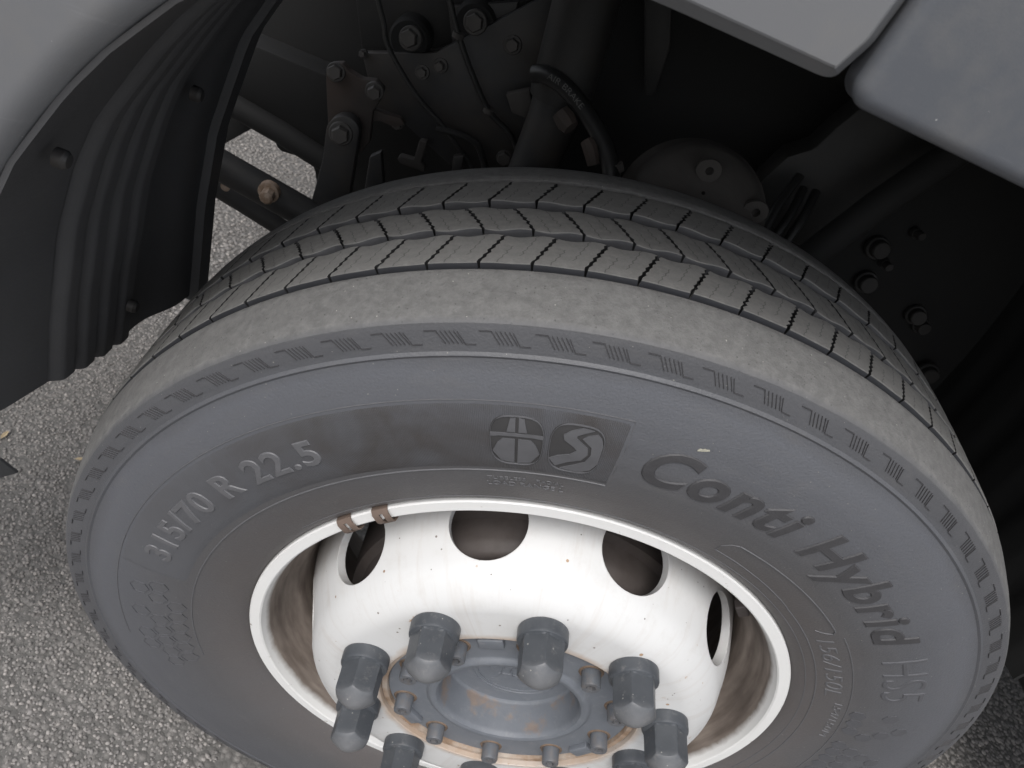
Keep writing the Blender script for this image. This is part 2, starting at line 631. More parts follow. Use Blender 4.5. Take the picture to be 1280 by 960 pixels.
M['side'] = make_rubber_sidewall()
M['hatch'] = make_hatched_rubber()
M['tread'] = make_tread()
M['groove'] = make_wall_mat()
M['disc'] = make_disc_paint()
M['rim'] = make_rim_paint()
M['deep'] = None
M['hub'] = make_hub_paint()
M['body'] = make_bodywork('grey wing plastic', (.150, .153, .160))
M['skirt'] = make_bodywork('dark blue grey step plastic', (.088, .094, .106))
M['liner'] = make_liner()
M['ground'] = make_asphalt()
M['chip'] = make_chip()
M['letter'] = simple('raised letter rubber', (.045, .044, .047), .60, .25, 90, bmp=.3)
M['pale_letter'] = simple('raised outline rubber', (.104, .104, .110), .55, .2, 90, bmp=.3)
M['badge'] = simple('dark badge rubber', (.038, .037, .038), .6, .2, 90)
M['relief'] = simple('badge relief rubber', (.088, .088, .094), .55, .2, 90)
M['pale'] = simple('pale dried mark', (.34, .33, .27), .9, .35, 300)
M['leaf'] = simple('dry leaf', (.34, .27, .17), .8, .4, 120)
M['deep'] = simple('outer groove rubber darkened as shade', (.024, .025, .029), .5, .3, 90)  # darker copy of the groove rubber: the outer groove's shade put into colour
M['size'] = simple('size lettering rubber', (.104, .104, .110), .52, .2, 90, bmp=.3)
M['cut_shade'] = simple('rubber blackened as shade inside the cuts', (.012, .012, .013), .7, .2, 90)  # near-black colour stands in for the shade down in the cuts
M['faint'] = simple('faint raised rubber', (.076, .077, .084), .55, .2, 90, bmp=.3)
def make_cap():
    m, t, b = new_mat('grey nut cap plastic')
    v0 = objvec(t)
    oi = N(t, 'ShaderNodeObjectInfo')
    ad = N(t, 'ShaderNodeVectorMath', operation='ADD')
    t.links.new(v0, ad.inputs[0])
    t.links.new(mth(t, 'MULTIPLY', oi.outputs['Random'], 7.3), ad.inputs[1])
    v = ad.outputs[0]
    c = mixc(t, noise(t, v, 50, 6), (.044, .049, .056), (.080, .086, .095))
    s = N(t, 'ShaderNodeSeparateXYZ')
    t.links.new(v0, s.inputs[0])
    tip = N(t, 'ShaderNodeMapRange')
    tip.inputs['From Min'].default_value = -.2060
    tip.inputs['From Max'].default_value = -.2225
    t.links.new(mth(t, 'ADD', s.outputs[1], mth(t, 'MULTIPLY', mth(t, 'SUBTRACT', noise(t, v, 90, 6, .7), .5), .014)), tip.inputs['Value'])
    c = mixc(t, mth(t, 'MULTIPLY', tip.outputs[0], .55), c, (.21, .21, .215))  # paler tip: some wear, plus the dome's highlight put into the colour
    scr = ramp(t, noise(t, v, 110, 6, .75), [(.56, (0, 0, 0)), (.70, (1, 1, 1))])
    c = mixc(t, mth(t, 'MULTIPLY', scr, .30), c, (.24, .23, .22))
    c = mixc(t, mth(t, 'MULTIPLY', specks(t, v, 200, .16, .10), .6), c, (.35, .34, .32))
    setc(t, b, c)
    b.inputs['Roughness'].default_value = .36
    bump(t, b, noise(t, v, 260, 5, .65), .22, .0008)
    return m


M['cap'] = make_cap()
M['bolt'] = simple('grey painted bolt', (.10, .11, .125), .5, .3, 80, dirt=(.22, .16, .11), dirt_amt=.30, dirt_scale=60)
M['rust'] = simple('light rust', (.26, .175, .115), .85, .5, 70, dirt=(.48, .43, .38), dirt_amt=.75, dirt_scale=26)
M['seat'] = simple('thin brown rust', (.13, .095, .070), .85, .6, 90, dirt=(.25, .16, .10), dirt_amt=.6, dirt_scale=40)
M['brown'] = simple('brown clip', (.135, .098, .078), .7, .2, 90)
M['drum'] = simple('rusty drum', (.10, .085, .080), .6, .35, 22, dirt=(.05, .04, .036), dirt_amt=.6)
M['steel'] = simple('dusty black chassis steel', (.013, .013, .013), .6, .4, 30, dirt=(.028, .024, .021), dirt_amt=.5)
M['steel2'] = simple('grey chassis steel', (.025, .025, .026), .55, .35, 30, dirt=(.055, .045, .036), dirt_amt=.5)
M['oldrust'] = simple('dark rusty bracket', (.036, .030, .027), .8, .5, 40, dirt=(.055, .036, .027), dirt_amt=.6)
M['boltg'] = simple('dusty bolt head', (.050, .048, .046), .6, .3, 80, dirt=(.075, .062, .052), dirt_amt=.4)
M['rustbolt'] = simple('rusty bolt', (.22, .15, .10), .7, .5, 90, dirt=(.42, .36, .31), dirt_amt=.6, dirt_scale=90)
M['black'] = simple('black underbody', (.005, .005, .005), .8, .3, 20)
M['hose'] = simple('black hose rubber', (.013, .013, .013), .4, .3, 60)
M['print'] = simple('pale hose print', (.11, .11, .105), .7, .3, 200)
M['dust'] = simple('dusty casting', (.045, .041, .038), .85, .35, 35, bmp=.4)

# ------------------------------------------------------------------ the road
bm = bmesh.new()
bmesh.ops.create_grid(bm, x_segments=8, y_segments=8, size=150)
g = bm_obj('asphalt_road', bm, M['ground'])
tag(g, 'coarse grey asphalt road under the truck', kind='structure')


def chips(name, regions, label):
    bm = bmesh.new()
    bmesh.ops.create_icosphere(bm, subdivisions=1, radius=1)
    base = np.array([v.co for v in bm.verts])
    tri = np.array([[v.index for v in f.verts] for f in bm.faces])
    bm.free()
    allv, allf, off = [], [], 0
    for (x0, x1, y0, y1, step) in regions:
        nx, ny = int((x1 - x0) / step), int((y1 - y0) / step)
        gx, gy = np.meshgrid(np.arange(nx), np.arange(ny))
        n = nx * ny
        cx = x0 + (gx.ravel() + rng.uniform(-.45, .45, n) + .5) * step
        cy = y0 + (gy.ravel() + rng.uniform(-.45, .45, n) + .5) * step
        s = step * rng.uniform(.36, .74, n)
        a = rng.uniform(0, 2 * PI, n)
        pts = np.repeat(base[None], n, 0) * rng.uniform(.72, 1.15, (n, len(base), 1))
        pts = pts * np.stack([s * rng.uniform(.8, 1.25, n), s * rng.uniform(.65, 1.0, n), s * rng.uniform(.5, .8, n)], 1)[:, None, :]
        tilt = rng.uniform(-.5, .5, n)
        z = pts[..., 2] * np.cos(tilt)[:, None] + pts[..., 0] * np.sin(tilt)[:, None]
        xx = pts[..., 0] * np.cos(tilt)[:, None] - pts[..., 2] * np.sin(tilt)[:, None]
        ca, sa = np.cos(a)[:, None], np.sin(a)[:, None]
        X = xx * ca - pts[..., 1] * sa + cx[:, None]
        Y = xx * sa + pts[..., 1] * ca + cy[:, None]
        Z = z + rng.uniform(-.0022, .0008, n)[:, None]
        Z = np.minimum(Z, .0028 + rng.uniform(0, .0012, Z.shape))        # rolled flat on top
        V = np.stack([X, Y, Z], -1).reshape(-1, 3)
        F = (tri[None] + (np.arange(n) * len(base))[:, None, None]).reshape(-1, 3) + off
        off += len(V)
        allv.append(V)
        allf.append(F)
    V, F = np.concatenate(allv), np.concatenate(allf)
    me = bpy.data.meshes.new(name)
    me.vertices.add(len(V))
    me.vertices.foreach_set('co', V.astype(np.float32).ravel())
    me.loops.add(len(F) * 3)
    me.loops.foreach_set('vertex_index', F.astype(np.int32).ravel())
    me.polygons.add(len(F))
    me.polygons.foreach_set('loop_start', np.arange(0, len(F) * 3, 3, dtype=np.int32))
    me.polygons.foreach_set('loop_total', np.full(len(F), 3, dtype=np.int32))
    me.update(calc_edges=True)
    o = link(name, me, M['chip'], smooth=False)
    tag(o, label, kind='stuff', cat='stone chips')
    return o


chips('asphalt_stone_chips', [(-1.15, -.28, -.45, .75, .0060), (-1.5, -.25, .75, 2.3, .012), (.35, 1.9, -.15, 1.3, .0105)],
      'pale and dark stone chips bedded in the asphalt road')

# dry leaf scraps lying on the road at the left
def leaf(x, y, rz, s, label):
    bm = bmesh.new()
    pts = [(-1, 0, .10), (-.45, .34, .30), (.15, .42, .22), (.7, .22, .30), (1.15, 0, .08), (.6, -.26, .36), (.05, -.36, .18), (-.5, -.26, .25)]
    top = [bm.verts.new((a * s, b * s, c * s * .6)) for a, b, c in pts]
    mid = bm.verts.new((.1 * s, 0, .02 * s))
    for k in range(8):
        bm.faces.new((top[k], top[(k + 1) % 8], mid))
    ex = bmesh.ops.extrude_face_region(bm, geom=list(bm.faces))
    for v in [e for e in ex['geom'] if isinstance(e, bmesh.types.BMVert)]:
        v.co.z += s * .05
    o = bm_obj('leaf_scrap', bm, M['leaf'], sharp=30)
    o.location = (x, y, .0045)
    o.rotation_euler = (0, 0, rz)
    tag(o, label, 'leaf')
    return o


def on_road(px, py):
    d = CAM_R @ Vector(((px - 640) / F_PX, -(py - 480) / F_PX, -1))
    return CAM_P + d * ((-HUB - CAM_P.z) / d.z)


for px, py, rz, s_, lb in ((100, 576, .4, .0085, 'tan dry leaf scrap lying on the asphalt close to the tyre sidewall'),
                           (6, 546, 1.5, .0100, 'yellowish leaf scrap on the asphalt at the left edge, above the dark bumper corner')):
    q = on_road(px, py)
    leaf(q.x, q.y, rz, s_, lb)

# ------------------------------------------------------------------ the truck
truck = bpy.data.objects.new('truck', None)
COL.objects.link(truck)
truck['is_root'] = 1
tag(truck, 'grey truck seen at its front wheel with worn tyre, white rim and grey nut caps', 'truck')

# ---------- tyre body
SIDE = [(.2925, -.112), (.2990, -.1250), (.3030, -.1295), (.308, -.1330), (.316, -.1368), (.325, -.1400), (.337, -.1440), (.350, -.1470), (.370, -.1500),
        (.390, -.1510), (.410, -.1500), (.430, -.1470), (.445, -.1435), (.4600, -.1395), (.4630, -.1388), (.4640, -.1393), (.4652, -.1397), (.4664, -.1388), (.4675, -.1376),
        (.478, -.1358), (.4870, -.1340), (.4894, -.1332)]
_sr = np.array([p[0] for p in SIDE])
_sy = np.array([p[1] for p in SIDE])


def side_y(r):
    return float(np.interp(r, _sr, _sy))


def crown(y):
    return .5072 - .28 * y * y - (.8 * max(0, abs(y) - .09)) ** 1.6 * .9


inner = [(r, -y - .006) for r, y in SIDE[::-1] if r > .29]
GB = .0105
prof = SIDE + [(.4912, -.1308), (.4945, -.1230), (.4975, -.1130), (.5005, -.1010), (.5028, -.0910), (.5034, -.0884), (.5032, -.0874)]
prof += [(.4985, -.0870), (.4985, -.0861), (.5018, -.0857), (.5024, -.0852), (.5022, -.0836), (.5010, -.0831), (.4940, -.0827), (crown(.08) - GB, -.0815)]
prof += [(crown(-y) - GB, y) for y in (-.06, -.03, 0, .03, .05)]
prof += [(crown(.058) - GB, .0630), (.5044, .0650), (.5052, .0668), (.5048, .0740), (.5030, .0870), (.5000, .1010), (.4950, .1130), (.4900, .1210)]
prof += [(.4860, .1262)] + [(r, y) for r, y in inner if r < .484]
# refine long steps of the profile so that the sidewall curves smoothly
fine = []
for (a, b) in zip(prof[:-1], prof[1:]):
    k = max(1, int(math.hypot(b[0] - a[0], b[1] - a[1]) / .004))
    for i in range(k):
        fine.append((a[0] + (b[0] - a[0]) * i / k, a[1] + (b[1] - a[1]) * i / k))
fine.append(prof[-1])
tyre = lathe('tyre', fine, M['side'], truck, n=540, sharp=28,
             label='worn black rubber truck tyre with grey scuffed tread and raised sidewall lettering')


# smooth radial interpolation (Catmull-like) of the bulge for things laid on the sidewall
def on_side(th, r, h=0.0):
    """point on the sidewall at polar angle th (degrees), radius r, raised by h"""
    y0 = side_y(r)
    dy = (side_y(r + .002) - side_y(r - .002)) / .004
    n = Vector((-(-dy), -1.0)).normalized()        # (dr, dy) of the outward normal
    n = Vector((dy, -1.0)).normalized()
    rr = r + n.x * h
    yy = y0 + n.y * h
    a = rad(th)
    return Vector((rr * math.cos(a), yy, rr * math.sin(a)))


def side_strip(bm, pts, wdt, h=.0006, sink=.0004):
    """raised line on the sidewall through (theta, r) points; wdt in metres"""
    P = [Vector((-rad(t) * r, r)) for t, r in pts]
    ring = []
    for i, (t, r) in enumerate(pts):
        a = P[max(0, i - 1)]
        b = P[min(len(P) - 1, i + 1)]
        d = (b - a)
        d = d.normalized() if d.length else Vector((1, 0))
        n = Vector((-d.y, d.x)) * (wdt / 2)
        row = []
        for k, hh in ((1.5, -sink), (.8, h), (-.8, h), (-1.5, -sink)):
            du, dv = n.x * k, n.y * k
            row.append(bm.verts.new(on_side(t - math.degrees(du / r), r + dv, hh)))
        ring.append(row)
    for a, b in zip(ring[:-1], ring[1:]):
        for k in range(3):
            bm.faces.new((a[k], b[k], b[k + 1], a[k + 1]))
    bm.faces.new(ring[0])
    bm.faces.new(ring[-1][::-1])


def arc(t0, t1, r0, r1=None, step=1.0):
    r1 = r0 if r1 is None else r1
    n = max(1, int(abs(t1 - t0) / step))
    return [(t0 + (t1 - t0) * i / n, r0 + (r1 - r0) * i / n) for i in range(n + 1)]


def side_poly(bm, uv, tc, rc, h=.0006, sink=.0005, cell=.005):
    """raised flat shape on the sidewall: outline in metres (u clockwise, v outward) about (tc, rc)"""
    b2 = bmesh.new()
    vs = [b2.verts.new((u, v, 0)) for u, v in uv]
    f = b2.faces.new(vs)
    grid_cut(b2, cell)
    ex = bmesh.ops.extrude_face_region(b2, geom=list(b2.faces))
    for v in [e for e in ex['geom'] if isinstance(e, bmesh.types.BMVert)]:
        v.co.z = 1
    me = bpy.data.meshes.new('tmp')
    for v in b2.verts:
        u, w_, z = v.co
        v.co = on_side(tc - math.degrees(u / rc), rc + w_, h if z > .5 else -sink)
    b2.to_mesh(me)
    b2.free()
    bm.from_mesh(me)
    bpy.data.meshes.remove(me)


def grid_cut(bm, cell):
    xs = [v.co.x for v in bm.verts]
    ys = [v.co.y for v in bm.verts]
    for ax, lo, hi in ((0, min(xs), max(xs)), (1, min(ys), max(ys))):
        k = math.ceil(lo / cell) * cell
        while k < hi:
            co = Vector((k, 0, 0)) if ax == 0 else Vector((0, k, 0))
            no = Vector((1, 0, 0)) if ax == 0 else Vector((0, 1, 0))
            bmesh.ops.bisect_plane(bm, geom=list(bm.verts) + list(bm.edges) + list(bm.faces), plane_co=co, plane_no=no, dist=1e-6)
            k += cell


BEV = .018


def text_bm(s, cap_h, length=None, bold=0.0, shear=0.0, spacing=1.0, cell=.006):
    """flat letters as a bmesh: x along the line, y up, z 0..1; cap height and length in metres"""
    def ev(txt):
        cu = bpy.data.curves.new('txt', 'FONT')
        cu.body = txt
        cu.size = 1
        cu.offset = bold - BEV
        cu.shear = shear
        cu.space_character = spacing
        cu.extrude = .5
        cu.bevel_depth = BEV
        cu.bevel_resolution = 0
        cu.resolution_u = 5
        o = bpy.data.objects.new('txt', cu)
        COL.objects.link(o)
        dg = bpy.context.evaluated_depsgraph_get()
        me = bpy.data.meshes.new_from_object(o.evaluated_get(dg))
        bpy.data.objects.remove(o)
        bpy.data.curves.remove(cu)
        return me
    mh = ev('H')
    hh = [v.co.y for v in mh.vertices]
    y0, ch = min(hh), max(hh) - min(hh)
    bpy.data.meshes.remove(mh)
    me = ev(s)
    xs = [v.co.x for v in me.vertices]
    x0, x1 = min(xs), max(xs)
    sy = cap_h / ch
    sx = (length / (x1 - x0)) if length else sy
    bm = bmesh.new()
    bm.from_mesh(me)
    bpy.data.meshes.remove(me)
    for v in bm.verts:
        v.co = Vector(((v.co.x - x0) * sx, (v.co.y - y0) * sy, max(0.0, (v.co.z - .5) / BEV) * .8 + .2 if v.co.z > .25 else 0.0))
    bmesh.ops.remove_doubles(bm, verts=bm.verts, dist=1e-6)
    if cell:
        grid_cut(bm, cell)
    return bm, (x1 - x0) * sx


def side_text(name, s, th0, th1, rb, cap_h, mat, h=.0007, bold=0.0, shear=0.0, label=None, spacing=1.0):
    rm = rb + cap_h / 2
    L = abs(rad(th0 - th1)) * rm
    bm, L = text_bm(s, cap_h, L, bold, shear, spacing)
    for v in bm.verts:
        v.co = on_side(th0 - math.degrees(v.co.x / rm), rb + v.co.y, h * v.co.z if v.co.z > .1 else -.0005)
    return bm_obj(name, bm, mat, tyre, sharp=20, label=label)


# hatched panel: a thin shell laid just under the surrounding rubber's edge line
def side_patch(name, t0, t1, r0, r1, h, mat, dt=.5, dr=.004, label=None):
    bm = bmesh.new()
    nt_, nr_ = int(abs(t1 - t0) / dt), max(2, int((r1 - r0) / dr))
    g_ = [[bm.verts.new(on_side(t0 + (t1 - t0) * i / nt_, r0 + (r1 - r0) * j / nr_,
                                h if 0 < i < nt_ and 0 < j < nr_ else -.0003)) for j in range(nr_ + 1)] for i in range(nt_ + 1)]
    for i in range(nt_):
        for j in range(nr_):
            bm.faces.new((g_[i][j], g_[i + 1][j], g_[i + 1][j + 1], g_[i][j + 1]))
    return bm_obj(name, bm, mat, tyre, sharp=60, label=label, recalc=False)


side_patch('hatched_panel', 99.0, 176, .3605, .4290, .00035, M['hatch'], label='finely hatched darker band of the sidewall')

bm = bmesh.new()
side_strip(bm, arc(196, 99.0, .4305), .0007, .0006)
side_strip(bm, [(99.0, .4305), (98.8, .405), (98.9, .38), (99.2, .3595)], .0007, .0005)
side_strip(bm, arc(200, 99.2, .3520, .3595), .0012, .0007)
side_strip(bm, arc(150, -15, .3115), .0008, .0004)
bm_obj('moulding_line', bm, M['pale_letter'], tyre)
bm = bmesh.new()
side_strip(bm, arc(77.6, 52.5, .3475, .3500) + [(51.6, .347), (51.9, .340), (52.6, .333)], .0011, .0008)
side_strip(bm, [(77.6, .3475), (78.6, .344), (79.3, .336), (78.8, .326)], .0009, .0006)
side_strip(bm, arc(78.8, 60, .326, .3225) + arc(59, -10, .3215, .3195), .0009, .0006)
side_strip(bm, arc(50.5, -20, .3545, .3490), .0009, .0006)
bm_obj('moulding_line', bm, M['pale_letter'], tyre)

side_text('raised_lettering', 'Conti Hybrid', 96.3, 47.2, .3765, .0385, M['letter'], .0013, .040, .22, spacing=1.10,
          label='raised bold slanted letters reading Conti Hybrid')
side_text('raised_lettering', 'HS5', 43.6, 32.2, .3790, .0400, M['faint'], .0008, .0, .10, label='raised thin letters reading HS5')
side_text('raised_lettering', '315/70 R 22.5', 171.5, 134.2, .3830, .0265, M['size'], .0013, .032, 0, spacing=1.12,
          label='raised tyre size reading 315/70 R 22.5')
side_text('raised_lettering', 'TUBELESS', 114.3, 109.2, .3465, .0042, M['pale_letter'], .0005, .0)
side_text('raised_lettering', 'RADIAL', 107.8, 104.2, .3465, .0042, M['pale_letter'], .0005, .0)
side_text('raised_lettering', 'LOAD RANGE L', 114.4, 104.0, .3375, .0058, M['pale_letter'], .0006, .01)
side_text('raised_lettering', '156/150L', 49.5, 31.5, .3290, .0150, M['pale_letter'], .0006, .0)
side_text('raised_lettering', '154/150M', 29.5, 17.5, .3400, .0070, M['pale_letter'], .0005, .0)


# pictogram badges
def squircle(a, b, n=40, p=3.2):
    o = []
    for i in range(n):
        t = 2 * PI * i / n
        c, s = math.cos(t), math.sin(t)
        o.append((a * abs(c) ** (2 / p) * (1 if c > 0 else -1), b * abs(s) ** (2 / p) * (1 if s > 0 else -1)))
    return o


def badge(tc, rc, a, b, shapes, name, label):
    bm = bmesh.new()
    outline = squircle(a, b)
    side_poly(bm, outline, tc, rc, .0005)
    bo = bm_obj(name, bm, M['badge'], tyre, label=label)
    bo.data.materials.append(M['relief'])
    bm = bmesh.new()
    for s in shapes:
        side_poly(bm, s, tc, rc, .0014, -.0003)
    pts = squircle(a * .97, b * .97) + [squircle(a * .97, b * .97)[0]]
    side_strip(bm, [(tc - math.degrees(u / rc), rc + v) for u, v in pts], .0011, .0014, 0)
    me = bpy.data.meshes.new('badge_relief')
    bm.to_mesh(me)
    bm.free()
    return bo, me


a_, b_ = .0205, .0250
road = [
    [(-.0185, -.0100), (-.0145, -.0010), (-.0105, .0030), (-.0012, .0030), (-.0012, -.0225), (-.0120, -.0205)],
    [(.0185, -.0100), (.0120, -.0205), (.0012, -.0225), (.0012, .0030), (.0105, .0030), (.0145, -.0010)],
    [(-.0195, .0050), (-.0195, .0085), (.0195, .0085), (.0195, .0050), (.0130, .0058), (-.0130, .0058)],
    [(-.0075, .0100), (-.0050, .0225), (-.0012, .0232), (-.0012, .0100)],
    [(.0075, .0100), (.0012, .0100), (.0012, .0232), (.0050, .0225)],
]
_, me1 = badge(110.5, .3945, a_, b_, road, 'motorway_badge', 'rounded relief badge showing a straight motorway under a bridge')
bend = [
    [(-.0188, -.0120), (-.0130, -.0080), (-.0035, -.0045), (.0010, .0000), (-.0015, .0030), (-.0100, .0090), (-.0110, .0140), (-.0060, .0185), (.0020, .0225),
     (.0100, .0215), (.0040, .0180), (-.0010, .0150), (-.0010, .0120), (.0085, .0045), (.0098, -.0020), (.0060, -.0090), (-.0050, -.0140), (-.0130, -.0195)],
    [(-.0090, -.0215), (.0000, -.0165), (.0090, -.0105), (.0120, -.0020), (.0110, .0055), (.0030, .0125), (.0060, .0160), (.0130, .0190), (.0165, .0160),
     (.0190, .0090), (.0192, -.0100), (.0150, -.0185), (.0060, -.0230)],
]
_, me2 = badge(104.0, .3940, a_, b_, bend, 'winding_road_badge', 'rounded relief badge showing a winding road')
for o_, me in ((_, me2),):
    pass
for par, me in zip([o for o in tyre.children if o.name.startswith(('motorway', 'winding'))], (me1, me2)):
    # raised road shapes: the relief is part of its badge mesh
    b3 = bmesh.new()
    b3.from_mesh(par.data)
    nf = len(b3.faces)
    b3.from_mesh(me)
    for f in list(b3.faces)[nf:]:
        f.material_index = 1
    bmesh.ops.recalc_face_normals(b3, faces=b3.faces)
    b3.to_mesh(par.data)
    b3.free()
    par.data.shade_smooth()
    par.data.set_sharp_from_angle(angle=rad(30))


# honeycomb ornaments
def honeycomb(t0, t1, r0, r1, size, fillp, label):
    bm = bmesh.new()
    rm = (r0 + r1) / 2
    row = 0
    v = r0
    while v < r1:
        L = rad(abs(t0 - t1)) * rm
        u = (size * .87 if row % 2 else 0)
        while u < L:
            edge = min(u / L, 1 - u / L) * 2
            if random.random() < .30 + edge * .7:
                tc = t0 - math.degrees(u / rm)
                hexa = [(tc - math.degrees(size * .80 * math.cos(PI / 6 + PI / 3 * k) / rm), v + size * .80 * math.sin(PI / 6 + PI / 3 * k)) for k in range(6)]
                if fillp:
                    side_poly(bm, [(-rad(a - tc) * rm, b - v) for a, b in hexa], tc, v, .0006, cell=.02)
                else:
                    side_strip(bm, hexa + [hexa[0]], .0009, .0005)
            u += size * 1.74
        v += size * 1.5
        row += 1
    return bm_obj('honeycomb_pattern', bm, M['faint'] if fillp else M['faint'], tyre, sharp=25, label=label)


honeycomb(204, 179, .368, .412, .0128, False, 'raised honeycomb outlines on the left of the sidewall')
honeycomb(27, -12, .364, .425, .0105, True, 'raised dark honeycomb cells on the right of the sidewall')

# dried pale marks on the rubber
def mark(px_pts, label):
    bm = bmesh.new()
    for tc, rc, uv in px_pts:
        side_poly(bm, uv, tc, rc, .0007, cell=.02)
    bm_obj('dried_mark', bm, M['pale'], tyre, label=label)


mark([(91.5, .4235, [(-.004, -.002), (-.001, -.0012), (.001, -.0004), (.0045, .0012), (.0040, .0022), (.0015, .0014), (.0010, .0020), (-.0010, .0006), (-.0025, .0006), (-.0035, -.0004)])],
     'small pale dried mark above the large lettering')

# slanted tick marks round the shoulder, one mesh shared by 77 objects
bm = bmesh.new()
PM = 360 / 77
tm0 = 116.5
rm0 = .4785


def mk(u, v):
    return (tm0 - math.degrees(u / rm0), rm0 + v)


side_strip(bm, [mk(-.0185, .0052), mk(-.0100, .0052), mk(-.0040, -.0048)], .0006, .0008)
for k in range(4):
    u0 = -.0070 + k * .0032
    side_strip(bm, [mk(u0, .0050), mk(u0 + .0060, -.0048)], .0006, .0008)
side_strip(bm, [mk(.0052, .0045), mk(.0105, -.0052), mk(.0180, -.0052)], .0006, .0008)
tick = bm_obj('tick_mark', bm, M['letter'], tyre)  # the dark rubber colour stands in for the shading of these fine lines
for k in range(1, 77):
    copy_to(tick, rot=k * PM)

# ---------- tread blocks: three ribs, 80 blocks each
PITCH = 4.5


def block_mesh(name, yn, yf, lean, an, af, ph, zig=.0009, gap=.0029, wall='groove'):
    """one block of a rib; yn/yf = near and far edge, lean = degrees the far end runs ahead"""
    nu, nv = 8, 12
    up = math.degrees(1 / .506)
    jit = [random.uniform(.45, 1.5) for _ in range(nv + 1)]
    verts, faces, uvs = [], [], []

    def pos(u, v, dep=0, out=0):
        """u,v in 0..1"""
        z = zig * up * (1 if int(round(v * nv)) % 2 else -1) * (1 if 0 < v < 1 else 0) * jit[int(round(v * nv))]
        ln = lean * v
        t = -u * (PITCH - gap * up) + ln + z + (out * up * (-1 if u > .5 else 1) if u in (0, 1) else 0)
        wv = math.sin(rad((t - ph) * 360 / PITCH))
        y = (1 - v) * (yn + an * wv) + v * (yf + af * wv)
        if v == 0:
            y -= out
        if v == 1:
            y += out
        r = crown(y) - dep
        a = rad(t)
        return (r * math.cos(a), y, r * math.sin(a))

    idx = {}
    for i in range(nu + 1):
        for j in range(nv + 1):
            border = i in (0, nu) or j in (0, nv)
            idx[i, j] = len(verts)
            u, v = i / nu, j / nv
            verts.append(pos(u, v, .0004 if border else 0, 0))
    for i in range(nu):
        for j in range(nv):
            faces.append((idx[i, j], idx[i + 1, j], idx[i + 1, j + 1], idx[i, j + 1]))
            uvs.append([(a / nu, b / nv, 0) for a, b in ((i, j), (i + 1, j), (i + 1, j + 1), (i, j + 1))])
    loop = [(i, 0) for i in range(nu)] + [(nu, j) for j in range(nv)] + [(i, nv) for i in range(nu, 0, -1)] + [(0, j) for j in range(nv, 0, -1)]
    prev = [idx[k] for k in loop]
    for dep, out in ((.0012, .0003), (.0045, .0006), (.0115, .0016)):
        cur = []
        for (i, j) in loop:
            cur.append(len(verts))
            # the walls of the cut stay parallel, those of the groove flare out
            verts.append(pos(i / nu, j / nv, dep, out if j in (0, nv) else 0))
        for k in range(len(loop)):
            l = (k + 1) % len(loop)
            faces.append((prev[k], prev[l], cur[l], cur[k]))
            cutwall = loop[k][0] == loop[l][0] and loop[k][0] in (0, nu)
            uvs.append([(2, 2, (1.5 if dep > .002 else .6) if cutwall else (1 if dep > .002 else .4))] * 4)
        prev = cur
    me = bpy.data.meshes.new(name)
    me.from_pydata(verts, [], faces)
    me.update()
    bm = bmesh.new()
    bm.from_mesh(me)
    lay = bm.loops.layers.uv.new('block')
    for f, uv in zip(bm.faces, uvs):
        for l, c in zip(f.loops, uv):
            l[lay].uv = (c[0], c[1])
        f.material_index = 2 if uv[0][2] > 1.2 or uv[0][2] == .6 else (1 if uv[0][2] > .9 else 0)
    bmesh.ops.recalc_face_normals(bm, faces=bm.faces)
    bm.to_mesh(me)
    bm.free()
    me.materials.append(M['tread'])
    me.materials.append(M[wall])
    me.materials.append(M['cut_shade'])
    return me


RIBS = ((-.0778, -.0400, -1.8, .0003, .0021, 113.0, 114.7),
        (-.0296, .0046, 2.1, .0019, .0019, 115.0, 115.1),
        (.0182, .0566, -1.8, .0018, .0008, 113.5, 115.3))
for yn, yf, lean, an, af, ph, th in RIBS:
    variants = [block_mesh('tread_block', yn + random.uniform(-.0003, .0003), yf + random.uniform(-.0004, .0004), lean, an, af, ph - th,
                           zig=.0009 * s, wall='deep' if yn < -.07 else 'groove') for s in (.8, 1.0, 1.2, 1.05)]
    for me in variants:
        me.shade_smooth()
        me.set_sharp_from_angle(angle=rad(40))
    for k in range(80):
        o = bpy.data.objects.new('tread_block', variants[random.randrange(4)])
        COL.objects.link(o)
        o.parent = tyre
        o.rotation_euler = (0, -rad(th + k * PITCH), 0)

# ---------- steel wheel: rim and disc
RIMP = [(.2935, -.100), (.2970, -.112), (.2985, -.122), (.2984, -.1285), (.2972, -.1300), (.2868, -.1302), (.2852, -.1290), (.2838, -.1255),
        (.2800, -.118), (.2760, -.104), (.2720, -.090), (.2675, -.080), (.2600, -.072), (.2555, -.062), (.2530, -.045), (.2530, .06), (.262, .075),
        (.276, .11), (.284, .124), (.2935, .124)]
RIMP = fillet(RIMP, {9: .006, 11: .008, 12: .008, 13: .008})
rim = lathe('wheel_rim', RIMP, M['rim'], truck, n=360, sharp=30, label='white painted steel rim, its inner well brown with brake dust')

